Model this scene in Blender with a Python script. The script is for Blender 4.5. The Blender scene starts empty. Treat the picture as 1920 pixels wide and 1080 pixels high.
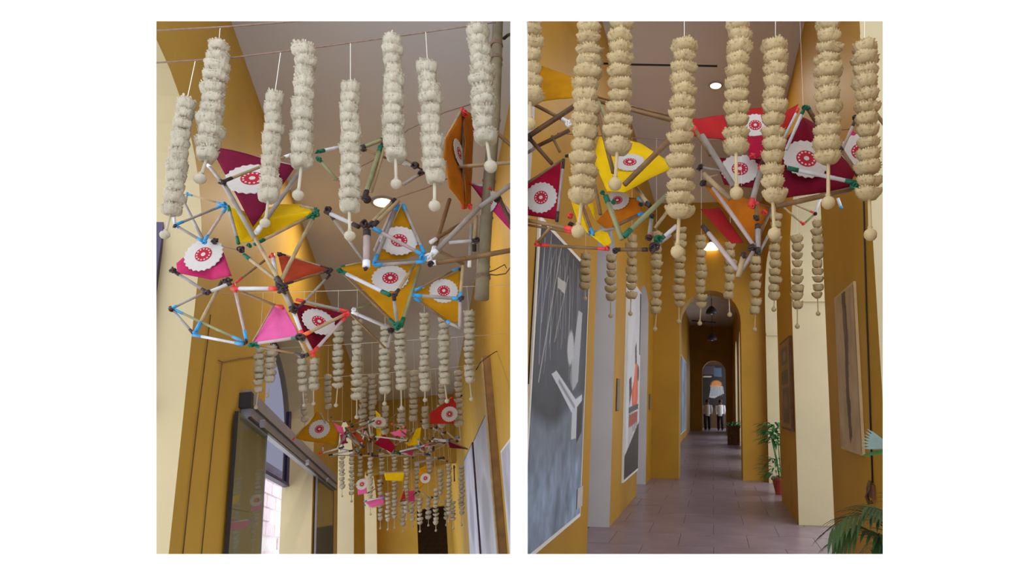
import bpy, bmesh, math, random
import numpy as np
from mathutils import Vector, Matrix, noise
random.seed(7); rng = np.random.default_rng(5)
scene = bpy.context.scene
COL = scene.collection
# ------------------------------------------------------------------ camera
F, PX, PY = 1080.0, 1240.0, 540.0          # focal length and principal point in pixels of the 1920x1080 frame
EYE = Vector((0.0, 0.0, 1.5))
def cray(x, y): return Vector(((x-PX)/F, -(y-PY)/F, -1.0))
def building_axes(vp, vv):
    """axes (right, along, up) of a corridor in camera space from its two vanishing points"""
    d = cray(*vp).normalized(); u = cray(*vv)
    if u.y < 0: u = -u
    u = (u - d*u.dot(d)).normalized(); r = d.cross(u)
    return Matrix((r, d, u)).transposed()
M_RIGHT = building_axes((1337, 757), (1310, -5200))
M_LEFT = building_axes((788, 1050), (665, -2250))
CAM_ROT = M_RIGHT.transposed()             # world axes = axes of the right hand corridor
cam_data = bpy.data.cameras.new('camera'); cam = bpy.data.objects.new('camera', cam_data); COL.objects.link(cam)
cam_data.sensor_width = 36.0; cam_data.lens = F/1920*36.0
cam_data.shift_x = (960-PX)/1920; cam_data.shift_y = 0
cam_data.clip_start = 0.05; cam_data.clip_end = 300
cam.matrix_world = Matrix.Translation(EYE) @ CAM_ROT.to_4x4()
scene.camera = cam
# ------------------------------------------------------------------ daylight and exposure
world = bpy.data.worlds.new('overcast_sky'); scene.world = world; world.use_nodes = True
wn = world.node_tree.nodes; bg = wn['Background']
bg.inputs[0].default_value = (0.86, 0.93, 1.0, 1); bg.inputs[1].default_value = 2.7
scene.view_settings.view_transform = 'Standard'; scene.view_settings.look = 'None'
scene.view_settings.exposure = 0.0; scene.view_settings.gamma = 1.0
scene.view_settings.use_curve_mapping = False
# ------------------------------------------------------------------ materials
def lin(c): 
    return tuple(((v/255)/12.92 if v/255 <= .04045 else ((v/255+.055)/1.055)**2.4) for v in c)
MATS = {}
def mat(name, rgb, rough=.7, metal=0.0, var=.12, scale=6.0, bump=0.0, bscale=40, emit=0, spec=.3, trans=0.0):
    m = bpy.data.materials.new(name); m.use_nodes = True; nt = m.node_tree; b = nt.nodes['Principled BSDF']
    c = lin(rgb)
    b.inputs['Roughness'].default_value = rough; b.inputs['Metallic'].default_value = metal
    b.inputs['Specular IOR Level'].default_value = spec
    tc = nt.nodes.new('ShaderNodeTexCoord')
    if var > 0:
        nz = nt.nodes.new('ShaderNodeTexNoise'); nz.inputs['Scale'].default_value = scale; nz.inputs['Detail'].default_value = 5
        nt.links.new(tc.outputs['Object'], nz.inputs['Vector'])
        rp = nt.nodes.new('ShaderNodeValToRGB')
        rp.color_ramp.elements[0].position = .3; rp.color_ramp.elements[1].position = .7
        rp.color_ramp.elements[0].color = (*[v*(1-var) for v in c], 1)
        rp.color_ramp.elements[1].color = (*[min(1, v*(1+var)) for v in c], 1)
        nt.links.new(nz.outputs['Fac'], rp.inputs['Fac']); nt.links.new(rp.outputs['Color'], b.inputs['Base Color'])
    else: b.inputs['Base Color'].default_value = (*c, 1)
    if bump > 0:
        n2 = nt.nodes.new('ShaderNodeTexNoise'); n2.inputs['Scale'].default_value = bscale; n2.inputs['Detail'].default_value = 6
        nt.links.new(tc.outputs['Object'], n2.inputs['Vector'])
        bp = nt.nodes.new('ShaderNodeBump'); bp.inputs['Strength'].default_value = bump; bp.inputs['Distance'].default_value = .01
        nt.links.new(n2.outputs['Fac'], bp.inputs['Height']); nt.links.new(bp.outputs['Normal'], b.inputs['Normal'])
    if emit:
        b.inputs['Emission Color'].default_value = (*c, 1); b.inputs['Emission Strength'].default_value = emit
    if trans: b.inputs['Transmission Weight'].default_value = trans
    MATS[name] = m
    return m
mat('ochre_plaster', (190, 152, 62), .6, var=.10, scale=1.3, bump=.15, bscale=18)
mat('deep_ochre_plaster', (172, 126, 32), .55, var=.10, scale=1.3, bump=.15, bscale=18)
mat('cream_plaster', (182, 166, 132), .7, var=.05, scale=1.5, bump=.15, bscale=18)
mat('pale_grey_plaster', (205, 203, 208), .7, var=.05, scale=1.5, bump=.1, bscale=18)
mat('ceiling_plaster', (206, 196, 188), .8, var=.04, scale=1.0, bump=.1, bscale=10)
mat('ceiling_cool', (196, 194, 204), .8, var=.04, scale=1.0, bump=.1, bscale=10)
mat('plank_wood', (130, 98, 62), .55, var=.2, scale=7)
mat('old_cane', (126, 114, 92), .55, var=.25, scale=9)
mat('cloth_wine', (106, 11, 34), .85, var=.14, scale=12, bump=.3, bscale=200, spec=.1)
mat('cloth_brick', (172, 40, 36), .85, var=.14, scale=12, bump=.3, bscale=200, spec=.1)
mat('margin_white', (252, 252, 252), .9, var=0, bump=.05, bscale=30, spec=0)
mat('terracotta_tile', (134, 116, 126), .3, var=.16, scale=3.0, bump=.2, bscale=14, spec=.4)
mat('mortar', (118, 102, 110), .9)
def cloth_petal(name, rgb):
    m = mat(name, rgb, .9, var=.12, scale=6, bump=.22, bscale=10, spec=.05); nt = m.node_tree
    t = nt.nodes.new('ShaderNodeBsdfTranslucent'); t.inputs[0].default_value = (*lin(rgb), 1); x = nt.nodes.new('ShaderNodeMixShader'); x.inputs[0].default_value = .28
    nt.links.new(nt.nodes['Principled BSDF'].outputs[0], x.inputs[1]); nt.links.new(t.outputs[0], x.inputs[2]); nt.links.new(x.outputs[0], nt.nodes['Material Output'].inputs[0])
cloth_petal('petal_white', (194, 184, 166)); cloth_petal('petal_ivory', (192, 170, 130))
mat('white_thread', (225, 222, 214), .8, var=0)
mat('rope', (128, 104, 92), .9, var=.2, scale=60)
mat('wire_black', (40, 34, 34), .5, var=0)
mat('bamboo', (160, 137, 104), .5, var=.22, scale=14)
mat('bamboo_grey', (142, 132, 126), .5, var=.2, scale=14)
mat('bamboo_brown', (118, 88, 56), .5, var=.25, scale=14)
mat('bamboo_dark', (92, 66, 44), .5, var=.25, scale=14)
mat('bamboo_olive', (128, 128, 92), .5, var=.25, scale=14)
mat('bamboo_pink', (166, 147, 147), .5, var=.12, scale=14)
mat('bamboo_white', (188, 186, 192), .4, var=.06, scale=14)
mat('tape_blue', (50, 142, 198), .45, var=.08)
mat('tape_green', (10, 92, 66), .45, var=.1)
mat('tape_red', (204, 56, 54), .45, var=.08)
mat('tape_orange', (235, 110, 60), .45, var=.08)
mat('tape_black', (56, 42, 42), .55, var=.2, scale=30)
mat('tape_white', (225, 225, 230), .45, var=.05)
mat('cloth_maroon', (102, 18, 46), .85, var=.14, scale=12, bump=.3, bscale=200, spec=.1)
mat('cloth_crimson', (146, 15, 46), .85, var=.14, scale=12, bump=.3, bscale=200, spec=.1)
mat('cloth_pink', (172, 44, 92), .85, var=.12, scale=12, bump=.3, bscale=200, spec=.1)
mat('cloth_rose', (206, 88, 146), .85, var=.10, scale=12, bump=.3, bscale=200, spec=.1)
mat('cloth_yellow', (216, 174, 10), .85, var=.08, scale=12, bump=.3, bscale=200, spec=.1)
mat('cloth_mustard', (172, 118, 12), .85, var=.12, scale=12, bump=.3, bscale=200, spec=.1)
mat('cloth_orange', (168, 64, 40), .85, var=.12, scale=12, bump=.3, bscale=200, spec=.1)
mat('cloth_rust', (178, 100, 20), .85, var=.14, scale=12, bump=.3, bscale=200, spec=.1)
mat('cloth_red', (152, 31, 33), .85, var=.12, scale=12, bump=.3, bscale=200, spec=.1)
mat('card_white', (186, 178, 176), .8, var=.04)
mat('card_red', (160, 20, 44), .8, var=.06)
mat('aluminium', (150, 150, 170), .4, metal=.15, var=.06)
mat('dark_steel', (46, 44, 52), .45, var=.1)
mat('plum_wood', (70, 60, 88), .5, var=.1)
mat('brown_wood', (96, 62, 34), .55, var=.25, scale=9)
mat('print_edge', (226, 222, 214), .6, var=.03)
mat('board_tan', (196, 166, 120), .7, var=.1)
mat('plaque_grey', (120, 112, 98), .5, var=.1)
mat('leaf_green', (48, 112, 52), .5, var=.3, scale=9)
mat('leaf_dark', (52, 74, 36), .5, var=.3, scale=9)
mat('leaf_pale', (130, 156, 156), .45, var=.2, scale=9)
mat('pot_red', (172, 74, 58), .6, var=.15)
mat('soil', (60, 42, 30), .95)
mat('skin', (120, 78, 56), .6, var=.05); mat('hair_black', (22, 18, 18), .6)
mat('shirt_white', (226, 230, 238), .8, var=.06); mat('trousers_dark', (28, 28, 44), .8, var=.1)
mat('shirt_grey', (196, 190, 196), .8, var=.1)
mat('lamp_lens', (255, 222, 140), .4, var=0, emit=6)
mat('outside_wall', (235, 232, 236), .8, var=.06); mat('outside_brick', (236, 218, 230), .8, var=.1)
mat('blue_pane', (206, 212, 240), .3, var=.03)
g = bpy.data.materials.new('door_glass'); g.use_nodes = True; nt = g.node_tree
for n in list(nt.nodes):
    if n.type != 'OUTPUT_MATERIAL': nt.nodes.remove(n)
out = nt.nodes['Material Output']
tr = nt.nodes.new('ShaderNodeBsdfTransparent'); tr.inputs[0].default_value = (.86, .9, .86, 1)
gl = nt.nodes.new('ShaderNodeBsdfGlossy'); gl.inputs['Roughness'].default_value = .02
lw = nt.nodes.new('ShaderNodeFresnel'); lw.inputs['IOR'].default_value = 1.9
mx = nt.nodes.new('ShaderNodeMixShader')
nt.links.new(lw.outputs[0], mx.inputs[0]); nt.links.new(tr.outputs[0], mx.inputs[1]); nt.links.new(gl.outputs[0], mx.inputs[2])
df = nt.nodes.new('ShaderNodeBsdfDiffuse'); df.inputs[0].default_value = (*lin((190, 190, 160)), 1); m2 = nt.nodes.new('ShaderNodeMixShader'); m2.inputs[0].default_value = .22
nt.links.new(mx.outputs[0], m2.inputs[1]); nt.links.new(df.outputs[0], m2.inputs[2]); nt.links.new(m2.outputs[0], out.inputs[0]); MATS['door_glass'] = g
g = bpy.data.materials.new('clear_glass'); g.use_nodes = True; nt = g.node_tree
for n in list(nt.nodes):
    if n.type != 'OUTPUT_MATERIAL': nt.nodes.remove(n)
tr = nt.nodes.new('ShaderNodeBsdfTransparent'); tr.inputs[0].default_value = (.34, .33, .38, 1); gl = nt.nodes.new('ShaderNodeBsdfGlossy'); gl.inputs['Roughness'].default_value = .05
mx = nt.nodes.new('ShaderNodeMixShader'); mx.inputs[0].default_value = .06
nt.links.new(tr.outputs[0], mx.inputs[1]); nt.links.new(gl.outputs[0], mx.inputs[2]); nt.links.new(mx.outputs[0], nt.nodes['Material Output'].inputs[0]); MATS['clear_glass'] = g
pm = bpy.data.materials.new('printed_ink'); pm.use_nodes = True; nt = pm.node_tree
at_ = nt.nodes.new('ShaderNodeVertexColor'); at_.layer_name = 'Col'
nt.links.new(at_.outputs[0], nt.nodes['Principled BSDF'].inputs['Base Color'])
nt.nodes['Principled BSDF'].inputs['Roughness'].default_value = .45
MATS['printed_ink'] = pm
# ------------------------------------------------------------------ building frames: everything is laid out in metres in the
# axes of its own corridor (x right, y along it, z up, origin at eye height); the frame turns that into world space
class Building:
    def __init__(self, M):
        self.M = M; self.R = (CAM_ROT @ M)             # local -> world rotation
        self.R4 = self.R.to_4x4()
    def ray(self, x, y): return self.M.transposed() @ cray(x, y)
    def y(self, p, Y): d = self.ray(*p); return d*(Y/d.y)
    def x(self, p, X): d = self.ray(*p); return d*(X/d.x)
    def z(self, p, Z): d = self.ray(*p); return d*(Z/d.z)
    def plane(self, p, c, n): d = self.ray(*p); return d*(c.dot(n)/d.dot(n))
    def world(self, p): return EYE + self.R @ p
    def matrix(self, p): return Matrix.Translation(self.world(p)) @ self.R4
    def metres(self, wpx, p, Y): # width in metres of something wpx pixels wide at pixel p and distance Y along the corridor
        q = self.M @ self.y(p, Y); X = (p[0]-PX)/F
        return wpx*(-q.z)/(F*math.sqrt(1+X*X*.8))
LB, RB = Building(M_LEFT), Building(M_RIGHT)
def tag(o, label=None, cat=None, group=None, kind=None):
    if label: o['label'] = label
    if cat: o['category'] = cat
    if group: o['group'] = group
    if kind: o['kind'] = kind
    return o
def mesh_from(name, verts, faces, mats=(), fmat=None, smooth=False):
    me = bpy.data.meshes.new(name); me.from_pydata([tuple(v) for v in verts], [], [tuple(f) for f in faces])
    for m in mats: me.materials.append(MATS[m])
    if fmat is not None: me.polygons.foreach_set('material_index', fmat)
    if smooth: me.polygons.foreach_set('use_smooth', [True]*len(me.polygons))
    me.update(); return me
def link(name, me, parent=None, loc=None, B=None):
    o = bpy.data.objects.new(name, me); COL.objects.link(o)
    if parent is not None:
        o.parent = parent
        if loc is not None: o.location = loc
    elif B is not None: o.matrix_world = B.matrix(Vector(loc) if loc is not None else Vector((0, 0, 0)))
    return o
def empty(name, B, loc, label, cat, group=None):
    o = bpy.data.objects.new(name, None); COL.objects.link(o); o.empty_display_size = .05
    o.matrix_world = B.matrix(Vector(loc)); o['origin'] = tuple(loc)
    return tag(o, label, cat, group)
class MB:
    def __init__(self): self.v = []; self.f = []; self.m = []
    def add(self, vs, fs, mi=0):
        k = len(self.v); self.v += [tuple(v) for v in vs]; self.f += [tuple(i+k for i in f) for f in fs]; self.m += [mi]*len(fs)
    def box(self, a, b, mi=0):
        x0, y0, z0 = a; x1, y1, z1 = b
        self.add([(x0,y0,z0),(x1,y0,z0),(x1,y1,z0),(x0,y1,z0),(x0,y0,z1),(x1,y0,z1),(x1,y1,z1),(x0,y1,z1)],
                 [(0,3,2,1),(4,5,6,7),(0,1,5,4),(1,2,6,5),(2,3,7,6),(3,0,4,7)], mi)
    def tube(self, pts, r, n=6, mi=0, cap=True, r2=None):
        pts = [Vector(p) for p in pts]; vs = []; N = len(pts); prev = None
        for i, p in enumerate(pts):
            t = (pts[min(i+1, N-1)] - pts[max(i-1, 0)]).normalized()
            a = t.cross(Vector((0.3, .2, 1)) if abs(t.z) < .95 else Vector((1, 0.2, 0))).normalized(); b = t.cross(a)
            rr = r[i] if isinstance(r, (list, tuple)) else (r if r2 is None else r+(r2-r)*i/(N-1))
            for k in range(n):
                w = 2*math.pi*k/n; vs.append(p + a*(rr*math.cos(w)) + b*(rr*math.sin(w)))
        fs = [(i*n+k, i*n+(k+1) % n, (i+1)*n+(k+1) % n, (i+1)*n+k) for i in range(N-1) for k in range(n)]
        if cap: fs += [tuple(range(n-1, -1, -1)), tuple((N-1)*n+k for k in range(n))]
        self.add(vs, fs, mi)
    def lathe(self, prof, n=14, mi=0, c=(0,0,0), rip=None):
        vs = []
        for i, (r, z) in enumerate(prof):
            for k in range(n):
                w = 2*math.pi*k/n; vs.append((c[0]+r*math.cos(w), c[1]+r*math.sin(w), c[2]+z))
        N = len(prof)
        fs = [(i*n+k, (i+1)*n+k, (i+1)*n+(k+1) % n, i*n+(k+1) % n) for i in range(N-1) for k in range(n)]
        fs += [tuple(range(n)), tuple((N-1)*n+k for k in range(n-1, -1, -1))]
        self.add(vs, fs, mi)
    def mesh(self, name, mats, smooth=False): return mesh_from(name, self.v, self.f, mats, self.m, smooth)
    def build(self, name, mats, parent=None, loc=None, B=None, smooth=False):
        if isinstance(mats, str): mats = (mats,)
        return link(name, self.mesh(name, mats, smooth), parent, loc, B)
def struct(name, mb, mats, B, smooth=False, parent=None):
    o = mb.build(name, mats, parent, None, B, smooth)
    if parent is None: o['kind'] = 'structure'
    return o
def wall_mesh(a0, a1, z0, z1, t0, t1, arches, axis, reveal=1):
    """wall running along axis ('y' or 'x') from a0 to a1, thickness t0..t1 across, with arched openings (a, b, sill, spring, crown)"""
    mb = MB()
    P = (lambda a, t, z: (t, a, z)) if axis == 'y' else (lambda a, t, z: (a, t, z))
    cuts = {a0, a1}
    for (p, q, sill, sp, cr) in arches:
        for i in range(17): cuts.add(p + (q-p)*(1-math.cos(math.pi*i/16))/2)
    cuts = sorted(c for c in cuts if a0-1e-6 <= c <= a1+1e-6)
    def quad(pts, mi): mb.add(pts, [(0, 1, 2, 3)], mi)
    for c, d in zip(cuts[:-1], cuts[1:]):
        if d-c < 1e-6: continue
        m = (c+d)/2; ar = next((A for A in arches if A[0] < m < A[1]), None)
        spans = [(z0, z0, z1, z1, None)]
        if ar:
            p, q, sill, sp, cr = ar
            H = lambda a: sp + (cr-sp)*math.sqrt(max(0, 1-((2*a-p-q)/(q-p))**2))
            hc, hd = H(c), H(d)
            spans = [(hc, hd, z1, z1, 'top')]
            if sill > z0 + 1e-4: spans.append((z0, z0, sill, sill, 'sill'))
        for (zc0, zd0, zc1, zd1, w) in spans:
            for t in (t0, t1): quad([P(c,t,zc0), P(d,t,zd0), P(d,t,zd1), P(c,t,zc1)], 0)
            if w == 'top': quad([P(c,t0,zc0), P(d,t0,zd0), P(d,t1,zd0), P(c,t1,zc0)], reveal)
            if w == 'sill': quad([P(c,t0,zc1), P(d,t0,zd1), P(d,t1,zd1), P(c,t1,zc1)], reveal)
    for (p, q, sill, sp, cr) in arches:
        for a in (p, q):
            if a0 < a < a1: quad([P(a,t0,sill), P(a,t1,sill), P(a,t1,sp), P(a,t0,sp)], reveal)
    for a in (a0, a1): quad([P(a,t0,z0), P(a,t1,z0), P(a,t1,z1), P(a,t0,z1)], reveal)
    quad([P(a0,t0,z1), P(a1,t0,z1), P(a1,t1,z1), P(a0,t1,z1)], 0)
    return mb
# ------------------------------------------------------------------ white margin round the two pictures, built as a wall with two openings (parallel to the picture plane, 1.2 m away)
D0, D1 = 1.2, 1.25
def cs(x, y, D): q = cray(x, y)*D; return RB.M.transposed() @ q        # camera space -> right corridor axes
def margin_wall():
    mb = MB(); f = lambda x, D: x
    xs0 = [-180, 293, 960, 987, 1655.5, 2150]; ys0 = [-280, 39.5, 1039, 1360]
    front = {}; back = {}
    def bx(i):   # back edges are splayed outwards (seen edge-on or hidden from the room side)
        return [xs0[0], 293-30, 957, 989.5, 1655.5+30, xs0[5]][i]
    by = [ys0[0], 39.5-30, 1039+30, ys0[3]]
    vs = []; idx = {}
    for s, D in ((0, D0), (1, D1)):
        for i in range(6):
            for j in range(4):
                x = xs0[i] if s == 0 else bx(i); y = ys0[j] if s == 0 else by[j]
                idx[s, i, j] = len(vs); vs.append(cs(x, y, D))
    fs = []
    for i in range(5):
        for j in range(3):
            if (i in (1, 3)) and j == 1: continue
            for s in (0, 1): fs.append((idx[s,i,j], idx[s,i+1,j], idx[s,i+1,j+1], idx[s,i,j+1]))
    for i in (1, 3):
        c = [(i,1),(i+1,1),(i+1,2),(i,2)]
        for k in range(4):
            a, b = c[k], c[(k+1) % 4]; fs.append((idx[(0,)+a], idx[(0,)+b], idx[(1,)+b], idx[(1,)+a]))
    mb.add(vs, fs); return mb
CUT_L, CUT_R = 968, 979                     # both buildings end against a thin party wall behind the pier of the margin wall
def clip(me, B):
    k = ((CUT_L if B is LB else CUT_R)-PX)/F
    n = B.M.transposed() @ Vector((1, 0, k))
    bm = bmesh.new(); bm.from_mesh(me)
    bmesh.ops.bisect_plane(bm, geom=bm.verts[:]+bm.edges[:]+bm.faces[:], plane_co=(0,0,0), plane_no=n, clear_outer=B is LB, clear_inner=B is RB)
    bm.to_mesh(me); bm.free(); me.update()
def part_wall(name, mb, mats, B, **kw):
    o = struct(name, mb, mats, B, **kw); clip(o.data, B); return o
struct('wall_margin', margin_wall(), 'margin_white', RB)
# ------------------------------------------------------------------ right hand corridor
FZ, CZ = -1.5, 4.36
fl = MB(); fl.box((-3.2, -1.5, FZ-.12), (3.4, 37.5, FZ-.005)); floor = part_wall('floor', fl, 'mortar', RB)
tiles = {}
def tile_mesh(w, l):
    k = (round(w, 3), round(l, 3))
    if k not in tiles:
        m = MB(); e = .003
        m.add([(0,0,-.02),(w,0,-.02),(w,l,-.02),(0,l,-.02),(e,e,.0),(w-e,e,0),(w-e,l-e,0),(e,l-e,0)],
              [(4,5,6,7),(0,1,5,4),(1,2,6,5),(2,3,7,6),(3,0,4,7)])
        tiles[k] = m.mesh('tile', ('terracotta_tile',))
    return tiles[k]
yy = 4.2; row = 0
while yy < 22:
    for i in range(5):
        x0 = -1.9 + i*.76 + (.38 if row % 2 else 0)
        o = link('tile', tile_mesh(0.756, .596), floor, (x0, yy, FZ + random.uniform(-.002, .001)))
    yy += .6; row += 1
far = MB(); far.box((-1.9, 22.2, FZ-.02), (1.9, 37.5, FZ-.003)); far.build('far_paving', 'terracotta_tile', floor)
XL, XR = -1.27, 1.08
part_wall('ceiling', (lambda m: (m.box((-1.8, 1.6, CZ), (1.6, 33.4, CZ+.12)), m)[1])(MB()), 'ceiling_plaster', RB)
part_wall('wall_left', wall_mesh(3.72, 33.3, FZ, CZ, XL-.5, XL, [(6.1, 7.4, FZ, 1.75, 2.15), (9.92, 11.25, FZ, 1.75, 2.15)], 'y'), ('deep_ochre_plaster', 'pale_grey_plaster'), RB)
part_wall('wall_right', wall_mesh(3.86, 33.3, FZ, CZ, XR, XR+.56,
       [(5.6, 7.9, FZ, 2.0, 2.9), (9.75, 11.9, FZ, 2.0, 2.9), (14.2, 16.3, FZ, 2.0, 2.9), (18.2, 20.3, FZ, 2.0, 2.9), (22.2, 24.3, FZ, 2.0, 2.9), (26.2, 28.3, FZ, 2, 2.9)], 'y'), ('deep_ochre_plaster', 'cream_plaster'), RB)
part_wall('wall_light_block', wall_mesh(1.45, 2.85, FZ, CZ, XR+.02, XR+.56, [], 'y'), ('deep_ochre_plaster', 'cream_plaster'), RB)  # unseen wall added to cut the light reaching the near garlands
part_wall('wall_arch', wall_mesh(XL, XR, FZ, CZ, 12.15, 12.75, [(-.70, .59, FZ, 1.7, 2.38)], 'x', 0), ('deep_ochre_plaster', 'deep_ochre_plaster'), RB)
part_wall('wall_back', wall_mesh(XL, XR, FZ, CZ, 33.0, 33.4, [(-.60, .72, FZ, 1.75, 2.4)], 'x', 0), ('deep_ochre_plaster', 'deep_ochre_plaster'), RB)
e = MB(); e.box((-1.6, 37.4, FZ), (1.6, 37.5, 3.2)); e.box((-1.6, 33.4, FZ), (-1.5, 37.5, 3.2)); e.box((-1.6, 33.4, 3.1), (1.6, 37.5, 3.2))
part_wall('wall_end', e, 'bamboo_dark', RB)
bm_ = MB(); bm_.box((XL, 5.35, CZ-.05), (XR, 5.47, CZ)); struct('trim_1', bm_, 'ceiling_plaster', RB)
for i, (ya, w_) in enumerate(((7.9, .53), (11.9, .53))):
    t_ = MB(); t_.box((XR+.012, ya-.035, 1.38), (XR+w_, ya, 1.42)); struct('trim_%d' % (i+2), t_, 'cream_plaster', RB)
# ------------------------------------------------------------------ left hand corridor (its own axes)
WL, WR, LC = -1.17, .97, 4.0
part_wall('ceiling_left', (lambda m: (m.box((-1.5, 1.5, LC), (1.9, 24, LC+.12)), m)[1])(MB()), 'ceiling_cool', LB)
part_wall('wall_left_arcade', wall_mesh(2.0, 21.6, -1.5, LC, WL-.32, WL,
       [(2.05, 3.9, -1.5, 1.95, 2.75), (5.75, 8.4, -1.5, 1.75, 2.6), (10.9, 13.55, -1.5, 1.75, 2.6), (16.0, 20.6, -1.5, 1.75, 2.6)], 'y'), ('ochre_plaster', 'cream_plaster'), LB)
part_wall('wall_right_yellow', wall_mesh(2.75, 21.6, -1.5, LC, WR, WR+.3, [], 'y'), ('ochre_plaster', 'ochre_plaster'), LB)
part_wall('wall_cross_beam', wall_mesh(WL, WR, 2.2, LC, 16.5, 16.9, [], 'x', 0), ('ochre_plaster', 'ochre_plaster'), LB)
part_wall('wall_back_left', wall_mesh(WL, WR, -1.5, LC, 21.6, 22.0, [(-.05, .84, -1.5, 1.5, 1.52)], 'x', 0), ('ochre_plaster', 'ochre_plaster'), LB)
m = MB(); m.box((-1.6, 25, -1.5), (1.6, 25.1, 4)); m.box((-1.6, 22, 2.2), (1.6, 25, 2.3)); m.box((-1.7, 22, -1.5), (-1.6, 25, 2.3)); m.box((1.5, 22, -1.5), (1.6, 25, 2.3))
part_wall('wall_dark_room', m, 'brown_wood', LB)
m = MB(); m.box((-3.2, 1.5, -1.62), (1.3, 25, -1.5)); part_wall('floor_left', m, 'cream_plaster', LB)
p = MB(); vs = [cs(x, y, D) for D in (2.7, 23.) for (x, y) in ((CUT_L, -250), (CUT_R, -250), (CUT_R, 1300), (CUT_L, 1300))]
p.add(vs, [(0,1,2,3), (4,7,6,5), (0,4,5,1), (1,5,6,2), (2,6,7,3), (3,7,4,0)]); struct('wall_party', p, 'cream_plaster', RB)
# ------------------------------------------------------------------ garlands of cloth flowers
def flower_mesh(name, kind, seed, n, m):
    r = random.Random(seed)
    prof = {'barrel': [(.12,.44),(.62,.54),(.92,.46),(1.03,.22),(.99,-.05),(.93,-.3),(.66,-.5),(.12,-.44)],
            'cup': [(.1,.25),(.6,.42),(1.0,.5),(1.08,.38),(.98,.08),(.78,-.22),(.45,-.44),(.1,-.4)]}[kind]
    if n < 14: prof = prof[::2] + [prof[-1]]
    vs = []; ph = [r.random()*6.28 for _ in range(6)]
    for i, (rad, z) in enumerate(prof):
        for k in range(n):
            w = 2*math.pi*k/n; rim = min(1, max(0, rad-.4)*1.8)
            rr = rad*(1 + rim*(.05*math.cos(3*w+ph[0]) + .05*math.cos(5*w+ph[1]+i*.4) + .05*abs(math.cos(5.5*w+ph[3])) - .03 + (.04 if k % 2 else -.04) + r.uniform(-.035, .035)))
            zz = z + rim*(.07*math.cos(4*w+ph[2]+i*.3) + r.uniform(-.07, .07) + (.06 if k % 2 else -.03))
            vs.append((rr*math.cos(w), rr*math.sin(w), zz))
    N = len(prof)
    fs = [(i*n+k, (i+1)*n+k, (i+1)*n+(k+1) % n, i*n+(k+1) % n) for i in range(N-1) for k in range(n)]
    fs += [tuple(range(n)), tuple((N-1)*n+k for k in range(n-1, -1, -1))]
    if n > 14:                                  # ragged cloth tips around the rim
        for (r0, z0, up, ln, cnt) in ((.92, .38, .5, .26, n//2), (.9, .05, .1, .16, n//3)):
            for q in range(cnt):
                w = 2*math.pi*(q+r.uniform(-.4, .4))/cnt; dw = r.uniform(.09, .16); L = ln*r.uniform(.5, 1.15); u = up + r.uniform(-.5, .5); k = len(vs)
                for a, rr, zz in ((w-dw, r0, z0), (w+dw, r0, z0), (w+dw*.8, r0+L*.8, z0+L*u*.9), (w, r0+L, z0+L*u+.03), (w-dw*.8, r0+L*.8, z0+L*u*.9)): vs.append((rr*math.cos(a), rr*math.sin(a), zz))
                fs.append((k, k+1, k+2, k+3, k+4))
    return mesh_from(name, vs, fs, (m,), smooth=True)
FLOWERS = {}
for kind, m in (('barrel', 'petal_white'), ('cup', 'petal_ivory')):
    FLOWERS[kind, 'near'] = [flower_mesh('flower', kind, i+3, 56, m) for i in range(6)]
for m in ('petal_white', 'petal_ivory'):
    FLOWERS[m, 'mid'] = [flower_mesh('flower', ('cup', 'barrel')[i % 2], i+20, 18, m) for i in range(6)]
    FLOWERS[m, 'far'] = [flower_mesh('flower', ('cup', 'barrel')[i % 2], i+40, 10, m) for i in range(4)]
bud = MB(); bud.lathe([(.10,1.5),(.28,1.35),(.42,1.15),(.3,1.0),(.5,.82),(.85,.55),(1.0,.1),(.92,-.4),(.6,-.82),(.15,-1.0)], 14)
BUD = {k: bud.mesh('bud', (k,), True) for k in ('petal_white', 'petal_ivory')}
def garland(B, top, bot, budp, w, d, pitch, kind, lod, label, group, hang=None, dh=None):
    """top / bot: ends of the flowers, budp: the hanging bud, hang: point of the rope the thread is tied to"""
    T, Bt, U = B.y(top, d), B.y(bot, d), B.y(budp, d)
    root = empty('flower_garland', B, T, label, 'garland', group)
    mid = ((top[0]+bot[0])/2, (top[1]+bot[1])/2); r = B.metres(w/2, mid, d)
    n = max(4, round((bot[1]-top[1])/pitch)); L = (Bt-T).length/n
    ax = (Bt-T).normalized()
    m = 'petal_white' if B is LB else 'petal_ivory'
    q = Vector((0, 0, 1)).rotation_difference(-ax)
    rnd = random.Random(int(top[0]*31+top[1]))
    for i in range(n):
        c = (Bt-T)*((i+.5)/n) + Vector((rnd.uniform(-.13, .13)*r, rnd.uniform(-.13, .13)*r, 0))
        o = link('flower', rnd.choice(FLOWERS[kind if lod == 'near' else m, lod]), root, c)
        s = r*rnd.uniform(.84, 1.08)
        o.rotation_mode = 'QUATERNION'
        o.rotation_quaternion = q @ Matrix.Rotation(rnd.uniform(-.22, .22), 3, 'X').to_quaternion() @ Matrix.Rotation(rnd.uniform(0, 6.28), 3, 'Z').to_quaternion()
        o.scale = (s, s, L*(.93 if kind == 'barrel' else .84)*rnd.uniform(.85, 1.1))
    th = MB(); tr = .0012 if lod == 'near' else .0008
    pts = [Vector((0, 0, 0)), Bt-T, U-T]
    if hang == 'ceiling': pts = [Vector((0, 0, dh-T.z))] + pts
    elif hang: pts = [B.y(hang, dh or d)-T] + pts
    th.tube(pts, tr, 5); th.build('thread', 'white_thread', root)
    sl = MB(); br = r*(.54 if lod == 'near' else .42)
    sl.tube([(Bt-T)*.98, (U-T)+(Bt-U).normalized()*br*1.2], br*.27, 7); sl.build('tassel_cord', m, root)
    b = link('bud', BUD[m], root, U-T); b.scale = (br, br, br)
    return root
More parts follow.
